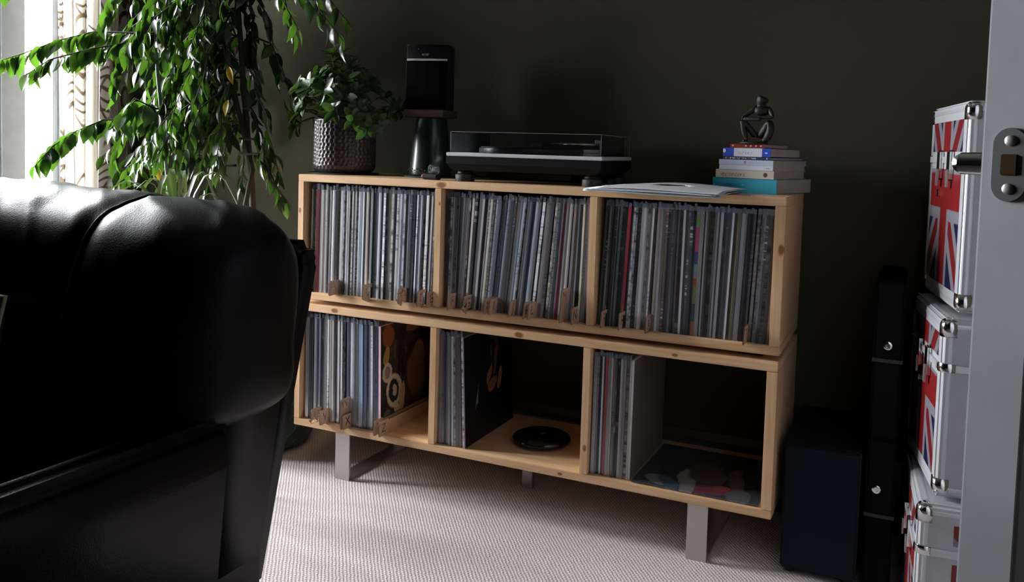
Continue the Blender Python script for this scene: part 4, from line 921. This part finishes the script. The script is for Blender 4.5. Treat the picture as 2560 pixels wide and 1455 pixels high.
# ------------------------------------------------------------------ black leather sofa, back towards the shelf
s = NT('black_leather'); co = s.coord()
gr = s.node('ShaderNodeTexVoronoi', inp={'Vector': co, 'Scale': 330.0}).outputs[0]; n = s.noise(co, 40, 4)
s.set(base=s.mix(n, (.0014, .0017, .003), (.0026, .003, .0046)), rough=.43, spec=.14); s.bump(s.math('MULTIPLY_ADD', n, .5, gr), .22, .0012); LEATH = s.m
sf = empty('sofa', (.55, -.78, 0)); tag(sf, 'black leather sofa with a plump wrinkled back cushion', 'sofa')
OX, OY = .55, -.78
def cr_spline(pts, n):
    out = []; N = len(pts)
    for k in range(n):
        t = k/n*N; i = int(t); f = t-i; p = [Vector(pts[(i+j-1) % N]) for j in range(4)]
        out.append(.5*((2*p[1])+(-p[0]+p[2])*f+(2*p[0]-5*p[1]+4*p[2]-p[3])*f*f+(-p[0]+3*p[1]-3*p[2]+p[3])*f**3))
    return out
def ridged(v): return 1-abs(noise.noise(v))*2.2
XA, XB = -1.10, .605
def back_pt(x, q):
    """point of the back cushion: profile point q at station x, rounded at both ends, with pulled leather folds"""
    cy, cz = -.81, .66
    ea = min(1, (x-XA)/.2); eb = min(1, (XB-x)/.21)
    sc = math.sqrt(max(0, 1-(1-ea)**2))*math.sqrt(max(0, 1-(1-eb)**2)); sy = .15+.85*sc**.8; sz = .48+.52*sc**.7
    y = cy+(q.x-cy)*sy; z = cz+(q.y-cz)*sz
    z -= .024*max(0, min(1, (x-.05)/.5))**1.4*max(0, (z-.6)/.3)
    x -= .13*max(0, .77-z)*max(0, min(1, (x-.15)/.4))
    wgt = max(0, min(1, (z-.74)/.12)); d = y*.8+x*.6; e = x*.8-y*.6
    nn = noise.noise(Vector((x*3.0+y*4.5, y*2.4-x*2.0, z*2.6)))*.009*(.4+.6*wgt)
    fold = max(0, ridged(Vector((d*9.5, e*2.0, 3.1)))-.55)*.010+max(0, ridged(Vector((d*17, e*4.0, 7.7)))-.6)*.007
    nn += (fold-.002)*wgt
    pinch = math.exp(-((x-SEAMX)/.030)**2)+math.exp(-((x+.36)/.030)**2)
    nn -= .010*pinch*min(1, max(0, (z-.45)/.15))
    nd = Vector((y-cy, z-cz)); nd = nd.normalized() if nd.length > 1e-5 else nd
    return Vector((x, y+nd.x*nn, z+nd.y*nn)), nd
SEAMX = .285
PROF = cr_spline([(a, b_, 0) for a, b_ in [(-.98, .44), (-1.015, .58), (-1.0, .72), (-.955, .83), (-.87, .885), (-.78, .893), (-.69, .863), (-.635, .76), (-.62, .60), (-.63, .44)]], 110)
b = MB(); NX, NP = 190, 110
for i in range(NX+1):
    for q in PROF: v, _ = back_pt(XA+(XB-XA)*i/NX, q); b.v.append((v.x-OX, v.y-OY, v.z))
for i in range(NX):
    for k in range(NP): b.f.append((i*NP+k, i*NP+(k+1) % NP, (i+1)*NP+(k+1) % NP, (i+1)*NP+k)); b.mi.append(0)
b.f.append(tuple(range(NP))); b.f.append(tuple(reversed(range(NX*NP, (NX+1)*NP)))); b.mi += [0, 0]
b.build('back_cushion', LEATH, sf, True)
def seam(x0):
    pts = []
    for k, q in enumerate(PROF):
        if q.y < .50 or q.x > -.68: continue
        v, nd = back_pt(x0, q); pts.append((v.x-OX, v.y+nd.x*.0015-OY, v.z+nd.y*.0015))
    MB().tube(pts, .0032, 8).build('piping', LEATH, sf, True)
seam(SEAMX); seam(-.36)
def soft(name, pts, axis, a, b_, bev=.03, seg=4): 
    o = MB().prism(pts, axis, a, b_).build(name, LEATH, sf, True, bevel=bev, seg=seg); return o
# rear shell (tapers inwards to the floor), seat base, seat cushions, arms
soft('back_shell', [(.545-OX, .755), (.528-OX, .79), (-1.14-OX, .80), (-1.14-OX, .012), (.402-OX, .012)], 1, -.665-OY, -.585-OY, .03)
soft('back_shell_end', [(.560-OX, .745), (.54-OX, .79), (.46-OX, .80), (.36-OX, .012), (.452-OX, .012)], 1, -.90-OY, -.66-OY, .025)
soft('seat_base', [(-1.56-OY, .05), (-.66-OY, .05), (-.66-OY, .30), (-1.56-OY, .30)], 0, -1.08-OX, .47-OX, .025)
for xa, xb in ((.0, .455), (-.54, -.005), (-1.06, -.545)):
    o = MB().box((xa-OX, -1.58-OY, .30), (xb-OX, -.95-OY, .455)).build('seat_cushion', LEATH, sf, True, bevel=.055, seg=5)
soft('armrest', [(.455-OX, .012), (.525-OX, .012), (.56-OX, .40), (.557-OX, .48), (.53-OX, .505), (.49-OX, .49), (.455-OX, .44)], 1, -1.57-OY, -.86-OY, .03)
soft('armrest', [(-1.06-OX, .05), (-1.14-OX, .05), (-1.19-OX, .40), (-1.18-OX, .50), (-1.13-OX, .53), (-1.07-OX, .515), (-1.06-OX, .44)], 1, -1.57-OY, -.66-OY, .03)
for x in (-1.0, .36):
    for y in (-1.45, -.72): MB().lathe([(.018, 0), (.026, .05)], 16).build('foot', DW, sf, 'auto', loc=(x-OX, y-OY, .0005))
# dark cushion with pale piping on the sofa
ch = empty('scatter_cushion', (.075, -1.108, .458), rot=(math.radians(-12), 0, math.radians(4))); tag(ch, 'dark scatter cushion with pale piping leaning on the black leather sofa', 'cushion')
b = MB(); N = 20; S_ = .125
for sgn in (1, -1):
    for j in range(N+1):
        for i in range(N+1):
            u, v = 2*i/N-1, 2*j/N-1; e_ = (1-u**4)*(1-v**4); b.v.append((S_*u*(1-.06*(1-v*v)), sgn*.042*e_**.6, S_+S_*v*(1-.06*(1-u*u))))
for k in range(2):
    o0 = k*(N+1)**2
    for j in range(N):
        for i in range(N): q = o0+j*(N+1)+i; b.f.append((q, q+1, q+N+2, q+N+1)); b.mi.append(0)
b.build('cover', plain('dark_olive_fabric', (.02, .02, .014), .9), ch, True)
pts = []
for k in range(81):
    t = k/80*4; sd4 = int(t) % 4; f_ = t-int(t); u, v = ((2*f_-1, -1), (1, 2*f_-1), (1-2*f_, 1), (-1, 1-2*f_))[sd4]
    pts.append((S_*u*(1-.06*(1-v*v)), 0, S_+S_*v*(1-.06*(1-u*u))))
MB().tube(pts, .004, 8).build('piping', plain('pale_cord', (.45, .40, .25), .8), ch, True)
